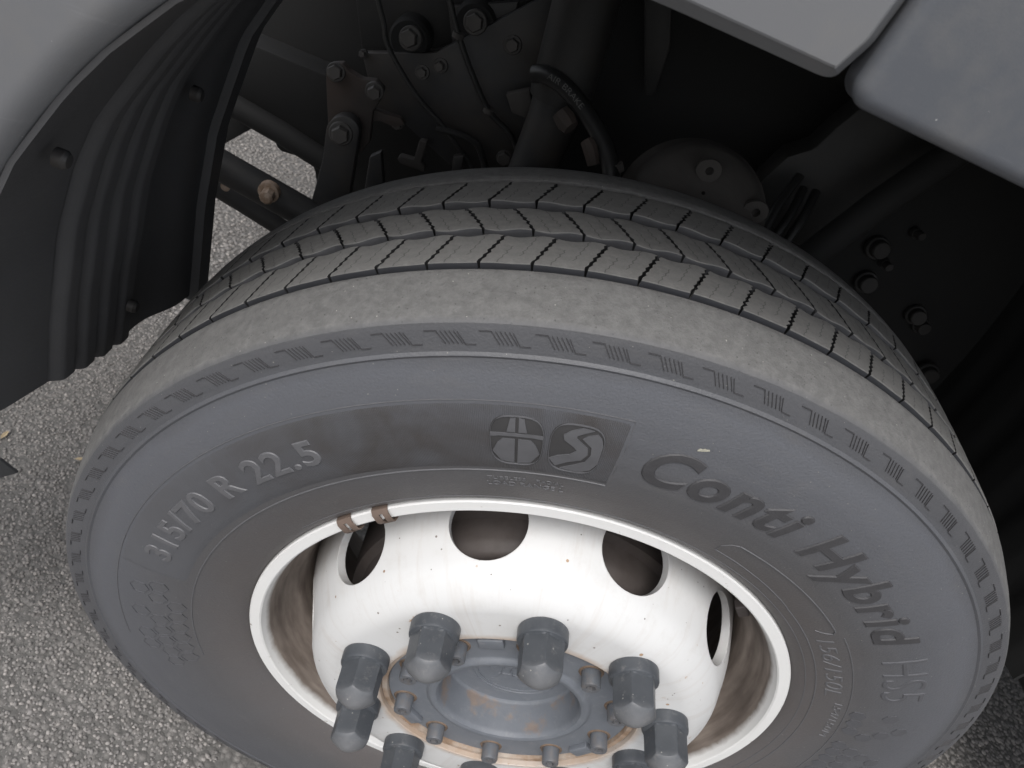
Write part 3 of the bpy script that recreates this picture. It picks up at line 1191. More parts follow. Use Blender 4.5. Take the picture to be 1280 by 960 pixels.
DP = [(.1408, -.1550), (.1408, -.1663), (.1415, -.1670), (.1960, -.1670), (.2200, -.1500), (.2400, -.1000), (.2478, -.0620), (.2518, -.0400),
      (.2455, -.0400), (.2400, -.0620), (.2300, -.0960), (.2110, -.1440), (.1920, -.1550)]
DP = fillet(DP + [DP[0]], {4: .014, 3: .012, 5: .02, 6: .02, 10: .01, 11: .012})[:-1]
v_, f_ = lathe_data(DP, 400, True)
disc = obj('wheel_disc', v_, f_, M['disc'], truck, label='white painted steel wheel disc with ten round hand holes')
cut = bmesh.new()
for k in range(10):
    a = rad(117.5 + 36 * k)
    n_ = Vector((math.cos(a) * .90, -.42, math.sin(a) * .90)).normalized()
    c_ = Vector((.2365 * math.cos(a), -.1020, .2365 * math.sin(a)))
    tn = Vector((-math.sin(a), 0, math.cos(a)))
    up_ = n_.cross(tn)
    ring = [[cut.verts.new(c_ + n_ * s + tn * (.0385 * math.cos(2 * PI * j / 48)) + up_ * (.0370 * math.sin(2 * PI * j / 48))) for j in range(48)] for s in (-.045, .045)]
    for j in range(48):
        cut.faces.new((ring[0][j], ring[0][(j + 1) % 48], ring[1][(j + 1) % 48], ring[1][j]))
    cut.faces.new(ring[0][::-1])
    cut.faces.new(ring[1])
bmesh.ops.recalc_face_normals(cut, faces=cut.faces)
cme = bpy.data.meshes.new('cutter')
cut.to_mesh(cme)
cut.free()
co = bpy.data.objects.new('cutter', cme)
COL.objects.link(co)
co.location = disc.location
bo = disc.modifiers.new('holes', 'BOOLEAN')
bo.operation = 'DIFFERENCE'
bo.solver = 'EXACT'
bo.object = co
bpy.context.view_layer.update()
dme = bpy.data.meshes.new_from_object(disc.evaluated_get(bpy.context.evaluated_depsgraph_get()))
disc.modifiers.clear()
disc.data = dme
dme.shade_smooth()
dme.set_sharp_from_angle(angle=rad(30))
bpy.data.objects.remove(co)

# brown saddle clips on the rim flange, each with an oblong slot that shows the white paint
for tc in (142.6, 134.9):
    bm = bmesh.new()
    FP = [(.3000, -.1235), (.2996, -.1290), (.2960, -.1322), (.2905, -.1326), (.2860, -.1326), (.2824, -.1308), (.2803, -.1262), (.2790, -.1200)]
    cols = [-1.6, -.35, .45, 1.6]
    g_ = [[bm.verts.new((r * math.cos(rad(tc - c)), y, r * math.sin(rad(tc - c)))) for (r, y) in FP] for c in cols]
    for i in range(3):
        for j in range(len(FP) - 1):
            if i == 1 and j in (2, 3, 4):
                continue
            bm.faces.new((g_[i][j], g_[i + 1][j], g_[i + 1][j + 1], g_[i][j + 1]))
    ex = bmesh.ops.extrude_face_region(bm, geom=list(bm.faces))
    for v in [e for e in ex['geom'] if isinstance(e, bmesh.types.BMVert)]:
        v.co.y -= .0014
    bm_obj('rim_clip', bm, M['brown'], rim, sharp=40, label='brown slotted clip gripping the rim flange')

# valve and lug inside the rim at the right
bm = box_bm((-.006, -.006, -.009), (.006, .006, .009), .002)
o = bm_obj('rim_lug', bm, M['drum'], rim)
o.location = Vector((.262 * math.cos(rad(46)), -.083, .262 * math.sin(rad(46))))
o.rotation_euler = (0, -rad(46), 0)

# ---------- hub
lathe('spigot_ring', [(.1405, -.145), (.1405, -.1600), (.1398, -.1612), (.1345, -.1612), (.1338, -.1590), (.1338, -.145)], M['rust'], truck, 200,
      label='rusty ring between wheel disc and hub')
HP = [(0.0005, -.1210), (.064, -.1210), (.0700, -.1220), (.0725, -.1245), (.0760, -.1480), (.0775, -.1570), (.0800, -.1610), (.0850, -.1625), (.0885, -.1608), (.0910, -.1575),
      (.1325, -.1575), (.1336, -.1563), (.1337, -.140)]
HP = fillet(HP, {3: .004, 5: .006, 7: .004, 9: .003})
hub = lathe('hub_cover', HP, M['hub'], truck, 240, label='grey dished hub cover with light rust')
# emblem: oval ring with a few curved strokes, low relief on the dished floor
bm = bmesh.new()


def floor_line(bm, pts, wd=.0016, h=.0012):
    pts3 = [Vector((x, -.1210, z)) for x, z in pts]
    rows = []
    for i, p in enumerate(pts3):
        d = (pts3[min(i + 1, len(pts3) - 1)] - pts3[max(0, i - 1)]).normalized()
        n = Vector((-d.z, 0, d.x))
        rows.append([bm.verts.new(p + n * (wd * k) + Vector((0, -hh, 0))) for k, hh in ((.8, 0), (.45, h), (-.45, h), (-.8, 0))])
    for a, b in zip(rows[:-1], rows[1:]):
        for k in range(3):
            bm.faces.new((a[k], b[k], b[k + 1], a[k + 1]))


ex0, ez0 = .006, -.006
ov = lambda a, b, s=0, e=2 * PI, n=40, ox=0, oz=0: [(ex0 + ox + a * math.cos(s + (e - s) * i / n), ez0 + oz + b * math.sin(s + (e - s) * i / n)) for i in range(n + 1)]
floor_line(bm, ov(.050, .042))
floor_line(bm, ov(.044, .036), .001)
floor_line(bm, ov(.020, .012, .3, 3.6, 20, -.012, .004))
floor_line(bm, ov(.016, .014, 2.6, 6.0, 20, .010, .006))
floor_line(bm, ov(.024, .010, .2, 2.6, 20, .004, -.014))
floor_line(bm, ov(.010, .018, -1.2, 1.6, 16, -.024, -.006))
floor_line(bm, ov(.010, .012, .8, 4.2, 16, .024, -.006))
bm_obj('oval_emblem', bm, M['hub'], hub, label='worn oval relief emblem on the dished hub floor')


# hub screws: cylinder head with hexagon socket in a rust-ringed counterbore
def socket_screw():
    c = Vector((.1175, 0, 0))
    bm = bmesh.new()
    R, n = .0098, 36
    rows = []
    spec = [(R, -.1570), (R, -.1735), (R * .93, -.1750), (R * .62, -.1752)]
    for r, y in spec:
        rows.append([bm.verts.new(c + Vector((r * math.cos(2 * PI * k / n), y, r * math.sin(2 * PI * k / n)))) for k in range(n)])

    def hexr(k, s):
        a = (2 * PI * k / n) % (PI / 3) - PI / 6
        return s / math.cos(a)
    for s, y in ((.0047, -.1750), (.0047, -.1680)):
        rows.append([bm.verts.new(c + Vector((hexr(k, s) * math.cos(2 * PI * k / n), y, hexr(k, s) * math.sin(2 * PI * k / n)))) for k in range(n)])
    for a, b in zip(rows[:-1], rows[1:]):
        for k in range(n):
            bm.faces.new((a[k], a[(k + 1) % n], b[(k + 1) % n], b[k]))
    bm.faces.new(rows[-1])
    return bm


screw = bm_obj('hub_screw', socket_screw(), M['bolt'], hub, sharp=35)
bm = bmesh.new()
rows = []
for r, y in ((.0102, -.1584), (.0122, -.1588), (.0132, -.1575)):
    rows.append([bm.verts.new(Vector((.1175 + r * math.cos(2 * PI * k / 30), y, r * math.sin(2 * PI * k / 30)))) for k in range(30)])
for a, b in zip(rows[:-1], rows[1:]):
    for k in range(30):
        bm.faces.new((a[k], a[(k + 1) % 30], b[(k + 1) % 30], b[k]))
wring = bm_obj('screw_seat', bm, M['seat'], hub, label='rusty ring round a hub screw')
for i, a in enumerate((137, 173, 209, 245, 281, 317, 353, 29, 65, 101)):
    if i == 0:
        screw.rotation_euler = (0, -rad(a), 0)
        wring.rotation_euler = (0, -rad(a), 0)
    else:
        copy_to(screw, rot=a)
        copy_to(wring, rot=a)
for a in (227, 335, 119):
    bm = bmesh.new()
    bm = box_bm((.1170, -.1640, -.0130), (.1322, -.1565, .0130), .0015)
    o = bm_obj('hub_lug', bm, M['hub'], hub)
    o.rotation_euler = (0, -rad(a), 0)


# ---------- nut caps
def cap_bm():
    n = 72
    bm = bmesh.new()
    C = Vector((.1675, 0, 0))
    base = [(.0238, -.1668), (.0243, -.1680), (.0242, -.1785), (.0237, -.1800), (.0230, -.1806), (.0220, -.1808)]
    rows = [[bm.verts.new(C + Vector((r * math.cos(2 * PI * k / n), y, r * math.sin(2 * PI * k / n)))) for k in range(n)] for r, y in base]

    def hexr(k):
        a = (2 * PI * k / n) % (PI / 3) - PI / 6
        h = .0190 / math.cos(a)
        return min(h, .02175)
    tip = -.2225

    def end_y(r):
        return tip + .0120 * (r / .0214) ** 1.75
    hr = [hexr(k) for k in range(n)]
    rows.append([bm.verts.new(C + Vector((hr[k] * math.cos(2 * PI * k / n) * 1.02, -.1820, hr[k] * math.sin(2 * PI * k / n) * 1.02))) for k in range(n)])
    for s in (.35, .7, .93):
        rows.append([bm.verts.new(C + Vector((hr[k] * math.cos(2 * PI * k / n), -.182 + (end_y(hr[k]) + .182) * s, hr[k] * math.sin(2 * PI * k / n)))) for k in range(n)])
    for s in (.985, .93, .82, .66, .48, .30, .14):
        rows.append([bm.verts.new(C + Vector((hr[k] * s * math.cos(2 * PI * k / n), end_y(hr[k] * s) + (0 if s < .98 else .0006), hr[k] * s * math.sin(2 * PI * k / n)))) for k in range(n)])
    for a, b in zip(rows[:-1], rows[1:]):
        for k in range(n):
            bm.faces.new((a[k], a[(k + 1) % n], b[(k + 1) % n], b[k]))
    bm.faces.new(rows[-1])
    bm.faces.new(rows[0][::-1])
    return bm


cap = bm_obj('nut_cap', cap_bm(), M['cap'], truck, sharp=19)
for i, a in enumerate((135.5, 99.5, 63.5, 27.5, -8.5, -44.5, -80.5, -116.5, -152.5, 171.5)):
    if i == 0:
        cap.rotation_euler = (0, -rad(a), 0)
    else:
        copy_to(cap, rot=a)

# ---------- brake drum behind the holes
lathe('brake_drum', fillet([(.15, -.10), (.180, -.098), (.188, -.085), (.192, -.060), (.203, -.058), (.205, -.040), (.205, .06), (.213, .062), (.214, .10), (.16, .11)], {1: .006, 2: .004}),
      M['drum'], truck, 200, label='brown grey brake drum behind the wheel disc')
bm = tube_bm(bmesh.new(), [(0, -.095, 0), (0, .30, 0)], .12, 48)
bm_obj('axle_hub', bm, M['drum'], truck)

# ---------- bodywork round the arch
YB = -.17


def arch_panel():
    """wing panel: outer face above the arch edge, rounded lip and an inward return"""
    edge = [(-.640, -.10), (-.620, .02), (-.597, .14), (-.572, .24), (-.540, .345), (-.515, .410), (-.495, .453), (-.479, .483), (-.463, .5095), (-.452, .527), (-.439, .545), (-.421, .568),
            (-.402, .589), (-.378, .611), (-.345, .636), (-.300, .658), (-.250, .6700), (-.197, .6750), (-.150, .6765), (-.104, .6774)]
    path = smooth_path([Vector((x, 0, z)) for x, z in edge], 100)
    re_ = [at(x, y, YB) for x, y in ((1054, 101), (1078, 80), (1098, 62), (1118, 36), (1141, 5), (1162, -28))]
    re_ = [Vector((q.x, 0, q.z)) for q in re_]
    a, b, c = path[-1], Vector((-.0955, 0, .6776)), re_[0]
    path += [a * (1 - t) ** 2 + b * 2 * t * (1 - t) + c * t * t for t in (.2, .35, .5, .65, .8)]
    path += smooth_path(re_, 14) + [Vector((re_[-1].x + .05, 0, 1.25))]
    LIP = .0080
    dr = (re_[1] - re_[0]).normalized()
    nr_ = Vector((-dr.z, 0, dr.x))
    q0 = re_[0] + nr_ * LIP
    mz = path[101].z + LIP if len(path) > 101 else .6855
    MIT = Vector((q0.x + dr.x * (mz - q0.z) / dr.z, 0, mz))
    bm = bmesh.new()
    rows = []
    for i, p in enumerate(path):
        a = path[max(0, i - 1)]
        b = path[min(len(path) - 1, i + 1)]
        d = (b - a).normalized()
        n = Vector((-d.z, 0, d.x))               # away from the opening
        corner = 101 <= i <= 105
        k = min(1, max(0, (p.x + .42) / .17))    # the soft lip tightens towards the step
        k = k * k * (3 - 2 * k)
        R, D = .018, .018 * (1 - k) + .010 * k
        row = [p + n * .002 + Vector((0, YB + .06, 0)), p + Vector((0, YB + D + .004, 0)), p + Vector((0, YB + D, 0))]
        W_ = R * (1 - k) + .0080 * k
        for j in range(1, 11):
            t = j / 10 * PI / 2
            q = (1 - math.cos(t), 1 - math.sin(t))             # soft quarter round
            u = j / 10
            g_ = (u * .93 if u < .85 else .79 + (u - .85) * 1.4, (1 - u) if u < .85 else (1 - u) * .6)  # flat lip with a crisp crease
            off_ = (MIT - p) * g_[0] if corner else n * (W_ * (q[0] * (1 - k) + g_[0] * k))
            row.append(p + off_ + Vector((0, YB + D * (q[1] * (1 - k) + g_[1] * k), 0)))
        rows.append([bm.verts.new(q) for q in row])
    for a, b in zip(rows[:-1], rows[1:]):
        for k in range(len(a) - 1):
            bm.faces.new((a[k], b[k], b[k + 1], a[k + 1]))
    loop = [r[-1] for i, r in enumerate(rows) if not 102 <= i <= 105]
    bm.faces.new(loop + [bm.verts.new((-.95, YB, 1.25)), bm.verts.new((-.95, YB, -.10))])
    return bm


o = bm_obj('wing_panel', arch_panel(), M['body'], truck, sharp=14, label='pale grey plastic wing panel with rounded arch lip')

# second panel right of the gap
z0 = .6725
bm = bmesh.new()
sec = [(.022, .000), (.0120, .0005)] + [(.0085 * (1 - math.sin(j / 10 * PI / 2)), .0085 * (1 - math.cos(j / 10 * PI / 2))) for j in range(11)] + [(-.001, .04), (-.003, .58)]
corner_r = .012
left = -.0865
path = [(left, 1.25), (left, .80), (left, z0 + corner_r)]
path += [(left + corner_r * (1 - math.cos(t)), z0 + corner_r * (1 - math.sin(t))) for t in [PI / 2 * k / 8 for k in range(1, 8)]]
path += [(left + corner_r, z0), (.2, z0 - .0015), (1.4, z0 - .004)]
rows = []
for i, (x, z) in enumerate(path):
    a = Vector(path[max(0, i - 1)])
    b = Vector(path[min(len(path) - 1, i + 1)])
    d = (b - a).normalized()
    n = Vector((-d.y, d.x))
    if n.dot(Vector((1, 1))) < 0:
        n = -n
    rows.append([bm.verts.new((x + n.x * e, YB + dy, z + n.y * e)) for dy, e in sec[:-2]])
for a, b in zip(rows[:-1], rows[1:]):
    for k in range(len(a) - 1):
        bm.faces.new((a[k], b[k], b[k + 1], a[k + 1]))
facep = [r[-1] for r in rows] + [bm.verts.new((1.4, YB, 1.25))]
bm.faces.new(facep)
bmesh.ops.recalc_face_normals(bm, faces=bm.faces)
bm_obj('step_panel', bm, M['skirt'], truck, sharp=50, label='darker blue grey plastic step panel with rounded corner')

# cab floor and body that shut out the sky above the wheel
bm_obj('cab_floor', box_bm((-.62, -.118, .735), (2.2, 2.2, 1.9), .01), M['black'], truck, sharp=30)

# ---------- wheel arch liner (corrugated black sheet in front of the wheel)
bm = bmesh.new()
cols = []
nv = 150
bot_px = [(-.175, .200), (-.12, .190), (-.091, .188), (-.056, .184), (-.02, .172), (.03, .160), (.16, .139), (.19, .135)]
bot_y = [b[0] for b in bot_px]
bot_z = [b[1] for b in bot_px]


def liner_x(z, y):
    # follows the arch, leaning away from the tyre towards the top of the fold
    e = np.interp(z, [.10, .139, .24, .345, .41, .453, .51, .545, .589, .64, .70], [-.553, -.548, -.540, -.527, -.512, -.495, -.463, -.439, -.402, -.34, -.26])
    k = (y + .165) / .33
    inn = np.interp(z, [.10, .139, .25, .343, .447, .54, .60, .70], [-.500, -.500, -.503, -.499, -.480, -.44, -.405, -.33])
    return float(e * (1 - k) + inn * k)


for i in range(nv + 1):
    f = i / nv
    y = -.160 + .325 * f
    # corrugation: wide flat ribs with narrow valleys
    s = ((f - .25) * 11.0) % 1.0
    prof_ = min(1, max(0, (s - .04) / .34)) * min(1, max(0, (.98 - s) / .16))
    prof_ = prof_ * prof_ * (3 - 2 * prof_)
    amp = .009 if .25 < f < .614 else .0
    step = int((f - .25) * 11)
    zb = float(np.interp(y, bot_y, bot_z)) if not .25 < f < .614 else float(np.interp(-.160 + .325 * (.25 + (step + .6) / 11), bot_y, bot_z))
    amp = amp or (.003 * math.sin(f * 13) ** 2 if f > .614 else .002)
    prof_ = prof_ if .25 < f < .614 else 1
    zb -= .02
    col_ = []
    for j in range(41):
        t = j / 40
        z = zb + (.70 - zb) * t
        fade = 1 if t < .72 else max(.15, 1 - (t - .72) * 3.5)
        xx = liner_x(z, y) + amp * prof_ * fade - .006 * (1 - min(1, t * 4)) * (.5 + .5 * math.sin(y * 30))
        col_.append(bm.verts.new((xx, y, z)))
    cols.append(col_)
for a, b in zip(cols[:-1], cols[1:]):
    for j in range(40):
        bm.faces.new((a[j], b[j], b[j + 1], a[j + 1]))
bmesh.ops.recalc_face_normals(bm, faces=bm.faces)
ex = bmesh.ops.extrude_face_region(bm, geom=list(bm.faces))
for v in [e for e in ex['geom'] if isinstance(e, bmesh.types.BMVert)]:
    v.co.x -= .004
liner = bm_obj('wheel_arch_liner', bm, M['liner'], truck, sharp=45, label='black corrugated wheel arch liner spattered with road dust')
# strap along the inner edge of the liner
bm = bmesh.new()
rows = []
for j in range(31):
    z = .115 + j / 30 * .56
    x = liner_x(z, .165)
    rows.append([bm.verts.new((x + dx, yy, z)) for dx, yy in ((.000, .150), (.007, .152), (.007, .180), (-.006, .182), (-.006, .150))])
for a, b in zip(rows[:-1], rows[1:]):
    for k in range(5):
        bm.faces.new((a[k], a[(k + 1) % 5], b[(k + 1) % 5], b[k]))
bm.faces.new(rows[0])
bm.faces.new(rows[-1][::-1])
bm_obj('liner_edge_strip', bm, M['liner'], liner)
# push rivets
for (x, y, yy) in ((42, 185, -.132), (215, 105, .055), (178, 387, .02)):
    p = at(x, y, yy)
    p.x = liner_x(p.z, p.y) + .010
    bm = bmesh.new()
    tube_bm(bm, [(0, 0, 0), (.006, 0, 0), (.0085, 0, 0)], [.0065, .0065, .0045], 14)
    o = bm_obj('push_rivet', bm, M['steel2'], liner)
    o.location = p
# small flap at the lower left
px_plate('bumper_corner', [(-60, 556), (0, 575), (12, 585), (22, 592), (4, 597), (-60, 606)], .05, .005, M['liner'], truck, .002)

# ---------- chassis, seen through the arch
def bolt(name, px, py, y, r, mat, parent, h=.012, washer=None, tilt=None, hexa=True):
    p = at(px, py, y)
    bm = bmesh.new()
    n = 6 if hexa else 20
    tube_bm(bm, [(0, .004, 0), (0, -h * .85, 0), (0, -h, 0)], [r, r, r * .88], n)
    if washer:
        tube_bm(bm, [(0, .006, 0), (0, .0, 0), (0, -.0015, 0)], [washer, washer, washer * .93], 28)
    o = bm_obj(name, bm, mat, parent, sharp=30)
    o.location = p
    o.rotation_euler = (rad(random.uniform(-14, -4)), 0, rad(random.uniform(-8, 8)))
    return o


Y1 = .36
plate = px_plate('chassis_plate', [(452, 66), (545, 66), (720, -25), (664, 208), (590, 222), (560, 205), (500, 150), (468, 133)], Y1, .012, M['steel2'], truck, .002,
                 label='dark grey steel chassis plate with bolt heads')
plate2 = px_plate('chassis_plate', [(440, -40), (740, -40), (642, 32), (540, 62), (452, 62)], Y1 + .03, .012, M['steel'], truck, .002)
for (x, y, r, wsh) in ((528, 90, .0060, .009), (551, 82, .0060, .009), (454, 67, .004, .005), (641, 56, .008, .011), (630, 197, .009, .010), (497, 154, .006, .008)):
    bolt('bolt', x, y, Y1 - .001, r, M['boltg'], plate, .010, wsh)
for (x, y) in ((515, 46), (596, 26)):
    p = at(x, y, Y1 + .02)
    bm = tube_bm(bmesh.new(), [(0, .02, 0), (0, -.012, 0), (0, -.016, 0)], [.025, .025, .022], 32)
    o = bm_obj('rubber_bush', bm, M['black'], plate2)
    o.location = p
    bolt('bolt', x - 2, y + 2, Y1 - .004, .0105, M['boltg'], plate2, .012, .014)
px_plate('chassis_rib', [(560, 8), (648, 2), (640, 34), (566, 60)], Y1 + .012, .010, M['steel2'], truck, .0015)

bracket = px_plate('bracket', [(407, 92), (414, 80), (428, 79), (437, 90), (452, 99), (470, 101), (480, 112), (474, 128), (466, 140), (462, 178), (452, 190), (424, 192), (410, 160), (408, 120)],
                   .300, .012, M['oldrust'], truck, .002, label='rusty steel bracket with two bolts')
bolt('bolt', 420, 90, .299, .0085, M['boltg'], bracket, .010, .011)
bolt('bolt', 468, 114, .299, .0080, M['boltg'], bracket, .010, .011)
px_plate('bracket_tab', [(464, 136), (500, 148), (506, 156), (494, 160), (476, 152), (462, 152)], .305, .010, M['oldrust'], truck, .0015)
arm_px = [(407 + 21 + 21 * math.cos(PI + PI * k / 12), 166 + 21 * math.sin(PI + PI * k / 12)) for k in range(13)] + [(436, 250), (425, 300), (375, 300), (392, 240), (403, 200)]
arm = px_plate('link_arm', arm_px, .275, .016, M['steel2'], truck, .002, label='dark flat link arm with one hexagon bolt')
bolt('bolt', 426, 167, .272, .0105, M['boltg'], arm, .012, .014)
# T-shaped foot
px_plate('stop_bracket', [(524, 176), (534, 178), (526, 204), (531, 208), (530, 216), (500, 205), (496, 199), (500, 195), (517, 200)], .33, .012, M['dust'], truck, .002)
px_plate('stop_bracket', [(566, 196), (580, 194), (576, 222), (564, 222)], .33, .010, M['steel2'], truck, .002)
# cross tubes
t1 = tube('cross_tube', [at(225, 178, .27), at(335, 240, .27), at(470, 316, .27)], .0195, M['steel'], truck, 24, label='black round cross tube with rusty bolt')
for (x, y, r) in ((336, 240, .0085),):
    p = at(x, y, .245)
    bm = tube_bm(bmesh.new(), [(0, .006, 0), (0, -.002, 0), (0, -.003, 0)], [.013, .013, .011], 20)
    tube_bm(bm, [(.001, -.002, 0), (.002, -.014, -.001), (.002, -.016, -.001)], [.0085, .0085, .006], 8)
    o = bm_obj('rusty_bolt', bm, M['rustbolt'], t1)
    o.location = p
p = at(283, 232, .262)
o = bm_obj('rusty_bolt', tube_bm(bmesh.new(), [(0, .01, 0), (0, -.004, 0)], .006, 12), M['rustbolt'], t1)
o.location = p
tube('brake_pipe', [at(230, 210, .315), at(300, 252, .315), at(420, 328, .315)], .0125, M['steel'], truck, 20)
# upper rail with its stepped lower edge
px_plate('front_rail', [(278, 40), (330, 62), (410, 95), (425, 150), (420, 232), (396, 224), (392, 212), (390, 204), (372, 196), (352, 190), (345, 184), (343, 173), (322, 157), (290, 131), (262, 118)],
         .46, .05, M['black'], truck, .003)
px_plate('front_rail', [(235, 90), (294, 128), (324, 156), (279, 181), (235, 176)], .53, .05, M['black'], truck, .003)
tube('front_pipe', [at(268, 118, .43), at(350, 165, .43), at(432, 218, .43)], .016, M['black'], truck, 20)
# strut
tube('shock_absorber', [at(655, 240, .30), at(690, 150, .30), at(740, -20, .30)], .0290, M['steel2'], truck, 32, label='dark grey round shock absorber')
tube('shock_absorber_sleeve', [at(700, 122, .295), at(745, -40, .295)], .0350, M['steel'], truck, 32)
px_plate('spring_bracket', [(632, 118), (662, 112), (668, 152), (640, 142)], .315, .012, M['dust'], truck, .002)
bolt('bolt', 651, 130, .312, .010, M['boltg'], truck, .012)

# hose with its pale print
hp = smooth_path([at(668, 92, .27), at(684, 94, .262), at(706, 108, .25), at(728, 134, .235), at(745, 160, .22), at(758, 186, .205), at(764, 214, .19), at(762, 236, .18)], 48)
hose = tube('air_hose', hp, .0095, M['hose'], truck, 20, label='black rubber air hose with pale print')
bm, L = text_bm('AIR BRAKE', .0065, None, 0, 0, 1.0, .004)
cum = [0]
for a, b in zip(hp[:-1], hp[1:]):
    cum.append(cum[-1] + (b - a).length)
s0 = .022
for v in bm.verts:
    s = s0 + v.co.x * 1.15
    i = max(0, min(len(hp) - 2, int(np.searchsorted(cum, s)) - 1))
    u = (s - cum[i]) / (cum[i + 1] - cum[i])
    c = hp[i].lerp(hp[i + 1], u)
    d = (hp[i + 1] - hp[i]).normalized()
    toc = (CAM_P - c)
    toc = (toc - d * toc.dot(d)).normalized()
    sd_ = d.cross(toc).normalized()
    a = (v.co.y - .0035) / .0098
    v.co = c + (toc * math.cos(a) - sd_ * math.sin(a)) * (.0097 if v.co.z > .5 else .0092)
bm_obj('hose_print', bm, M['print'], hose, label='pale print reading AIR BRAKE')
fit = tube('hose_fitting', [at(700, 140, .24), at(708, 152, .235), at(714, 160, .23)], [.010, .012, .009], M['oldrust'], truck, 8, label='brown brass hose fitting')
tube('hose_fitting', [at(733, 176, .21), at(738, 186, .205), at(742, 206, .20)], [.007, .0085, .007], M['oldrust'], truck, 8)
tube('hose_fitting', [at(772, 204, .19), at(774, 214, .19)], [.006, .006], M['dust'], truck, 6)

# brake chamber: pressed steel pot with flange and two eyes
cc = at(862, 262, .19)
ax = Vector((-.12, -.62, .77)).normalized()
xv = ax.orthogonal().normalized()
yv = ax.cross(xv)
bm = bmesh.new()
rows = []
for r, h in ((.078, -.03), (.082, -.004), (.082, .004), (.074, .008), (.070, .014), (.066, .026), (.052, .036), (.030, .040), (.002, .041)):
    rows.append([bm.verts.new(cc + ax * h + (xv * math.cos(2 * PI * k / 48) + yv * math.sin(2 * PI * k / 48)) * r * (1.0 + .05 * math.cos(4 * PI * k / 48))) for k in range(48)])
for a, b in zip(rows[:-1], rows[1:]):
    for k in range(48):
        bm.faces.new((a[k], a[(k + 1) % 48], b[(k + 1) % 48], b[k]))
chamber = bm_obj('brake_chamber', bm, M['dust'], truck, sharp=40, label='dusty brown grey brake chamber with two eyed tabs')
for (x, y, yy, w1) in ((887, 214, .175, .012), (945, 266, .165, .0125)):
    c = at(x, y, yy)
    bm = bmesh.new()
    out_, inn_ = [], []
    for lay in (0, .005):
        out_.append([bm.verts.new(c + Vector((w1 * (1.15 if k in (8, 9, 10, 11, 12) else 1) * math.cos(2 * PI * k / 20), lay, w1 * math.sin(2 * PI * k / 20)))) for k in range(20)])
        inn_.append([bm.verts.new(c + Vector((w1 * .36 * math.cos(2 * PI * k / 20), lay, w1 * .36 * math.sin(2 * PI * k / 20)))) for k in range(20)])
    for k in range(20):
        l = (k + 1) % 20
        bm.faces.new((out_[0][k], out_[0][l], inn_[0][l], inn_[0][k]))
        bm.faces.new((out_[1][k], inn_[1][k], inn_[1][l], out_[1][l]))
        bm.faces.new((out_[0][k], out_[1][k], out_[1][l], out_[0][l]))
        bm.faces.new((inn_[0][k], inn_[0][l], inn_[1][l], inn_[1][k]))
    bm_obj('eyed_tab', bm, M['dust'], chamber, sharp=30)

# thin lines clipped along the chassis plate and down behind the strut
for pts, r in (([(560, -10), (572, 40), (590, 92), (612, 140), (640, 172), (662, 230)], .0035), ([(470, -10), (480, 30), (486, 60), (520, 118), (556, 160), (600, 222)], .003),
               ([(725, 20), (716, 80), (700, 132), (690, 190), (680, 240)], .004), ([(610, 225), (604, 200), (596, 180), (575, 168), (545, 160)], .0045)):
    tube('thin_cable', smooth_path([at(a, b, .335) for a, b in pts], 28), r, M['hose'], truck, 10)
for a, b in ((573, 44), (611, 138), (700, 132)):
    o = bm_obj('cable_tie', tube_bm(bmesh.new(), [(0, 0, -.003), (0, 0, .003)], .007, 12), M['dust'], truck)
    o.location = at(a, b, .335) + Vector((0, 0, HUB))
px_plate('hanger', [(462, 196), (476, 190), (480, 240), (472, 262), (452, 262), (458, 220)], .34, .012, M['steel2'], truck, .002)
px_plate('hanger', [(806, -20), (842, -20), (838, 60), (818, 120), (806, 120)], .40, .02, M['steel'], truck, .003)

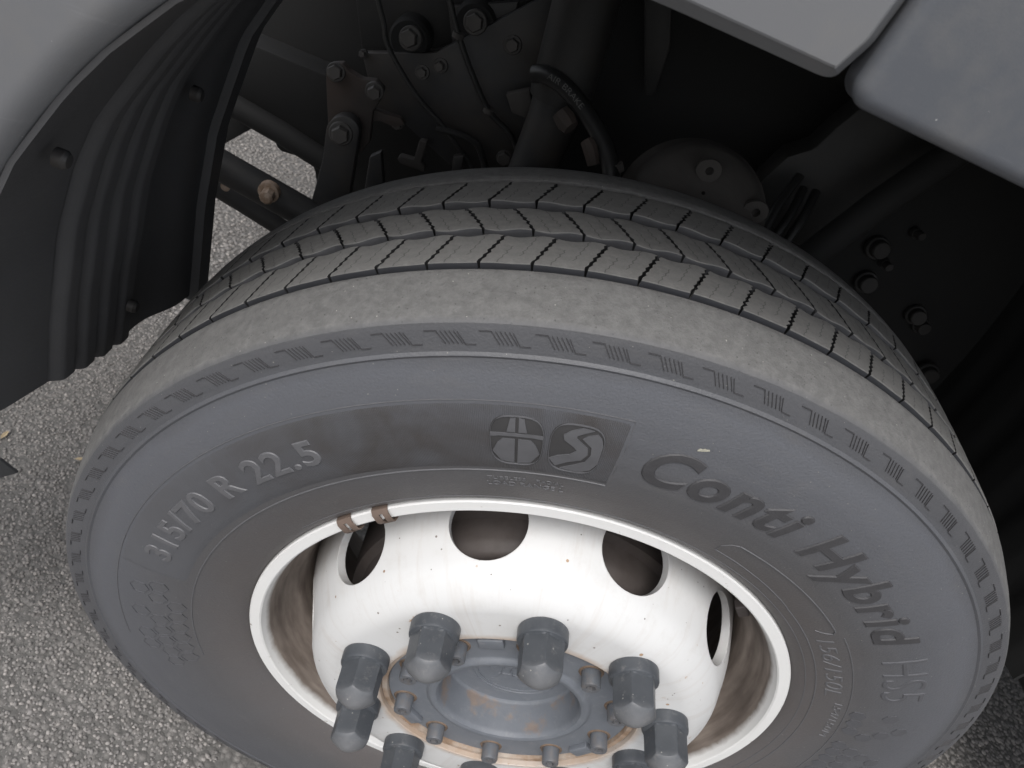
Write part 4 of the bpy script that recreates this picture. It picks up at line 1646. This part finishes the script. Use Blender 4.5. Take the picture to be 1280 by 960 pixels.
# cables and casting right of the chamber
for (a, b, c_) in (((965, 300), (988, 268), (1004, 236)), ((980, 306), (1004, 272), (1020, 240)), ((955, 290), (972, 258), (1000, 220))):
    tube('cable', smooth_path([at(*a, .24), at(*b, .26), at(*c_, .29)], 12), .0055, M['hose'], truck, 12)
px_plate('steering_casting', [(938, 262), (952, 226), (985, 196), (1018, 186), (1045, 160), (1080, 132), (1180, 186), (1172, 214), (1110, 258), (1050, 300), (1018, 318), (985, 300)], .33, .04, M['steel'], truck, .004)
tube('torque_rod', [at(1000, 330, .27), at(1095, 258, .28), at(1210, 180, .29)], .018, M['black'], truck, 20)
# back wall of the wheel well with its bolts, and the liner behind the wheel
back = bm_obj('inner_wall', box_bm((-.16, .44, -.10), (1.3, .47, .75), .004), M['black'], truck, label='black inner wall of the wheel well')
bm_obj('black_backdrop', plate_bm([at(a, b, .60) for a, b in [(150, -120), (820, -120), (820, 300), (640, 300), (440, 330), (396, 250), (390, 205), (350, 190), (322, 157), (280, 180), (200, 195)]], .5, bevel=.01), M['black'], truck)  # black sheet added to fill the dark gaps behind the chassis
for (x, y, yy, r) in ((1097, 310, .43, .013), (1083, 353, .43, .013), (1107, 330, .43, .006), (1145, 394, .43, .012), (1151, 407, .43, .010), (1160, 466, .42, .013), (1146, 292, .43, .006)):
    bolt('bolt', x, y, yy, r, M['steel'], back, .014, r * 1.3, hexa=False)
bm = bmesh.new()
cols = []
for i in range(41):
    f = i / 40
    y = -.02 + .50 * f
    s = (f * 5) % 1
    pr = min(1, max(0, (s - .1) / .15)) * min(1, max(0, (.9 - s) / .15))
    cols.append([bm.verts.new((.60 - .10 * t ** 2 - .006 * pr, y, .150 + .50 * t)) for t in [j / 16 for j in range(17)]])
for a, b in zip(cols[:-1], cols[1:]):
    for j in range(16):
        bm.faces.new((a[j], b[j], b[j + 1], a[j + 1]))
ex = bmesh.ops.extrude_face_region(bm, geom=list(bm.faces))
for v in [e for e in ex['geom'] if isinstance(e, bmesh.types.BMVert)]:
    v.co.x += .005
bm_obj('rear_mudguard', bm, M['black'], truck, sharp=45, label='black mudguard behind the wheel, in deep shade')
# box added behind the wheel to shade the road under the cab
bm_obj('shade_box', box_bm((1.12, -.15, -.22), (2.6, .75, .66), .03), M['black'], truck)
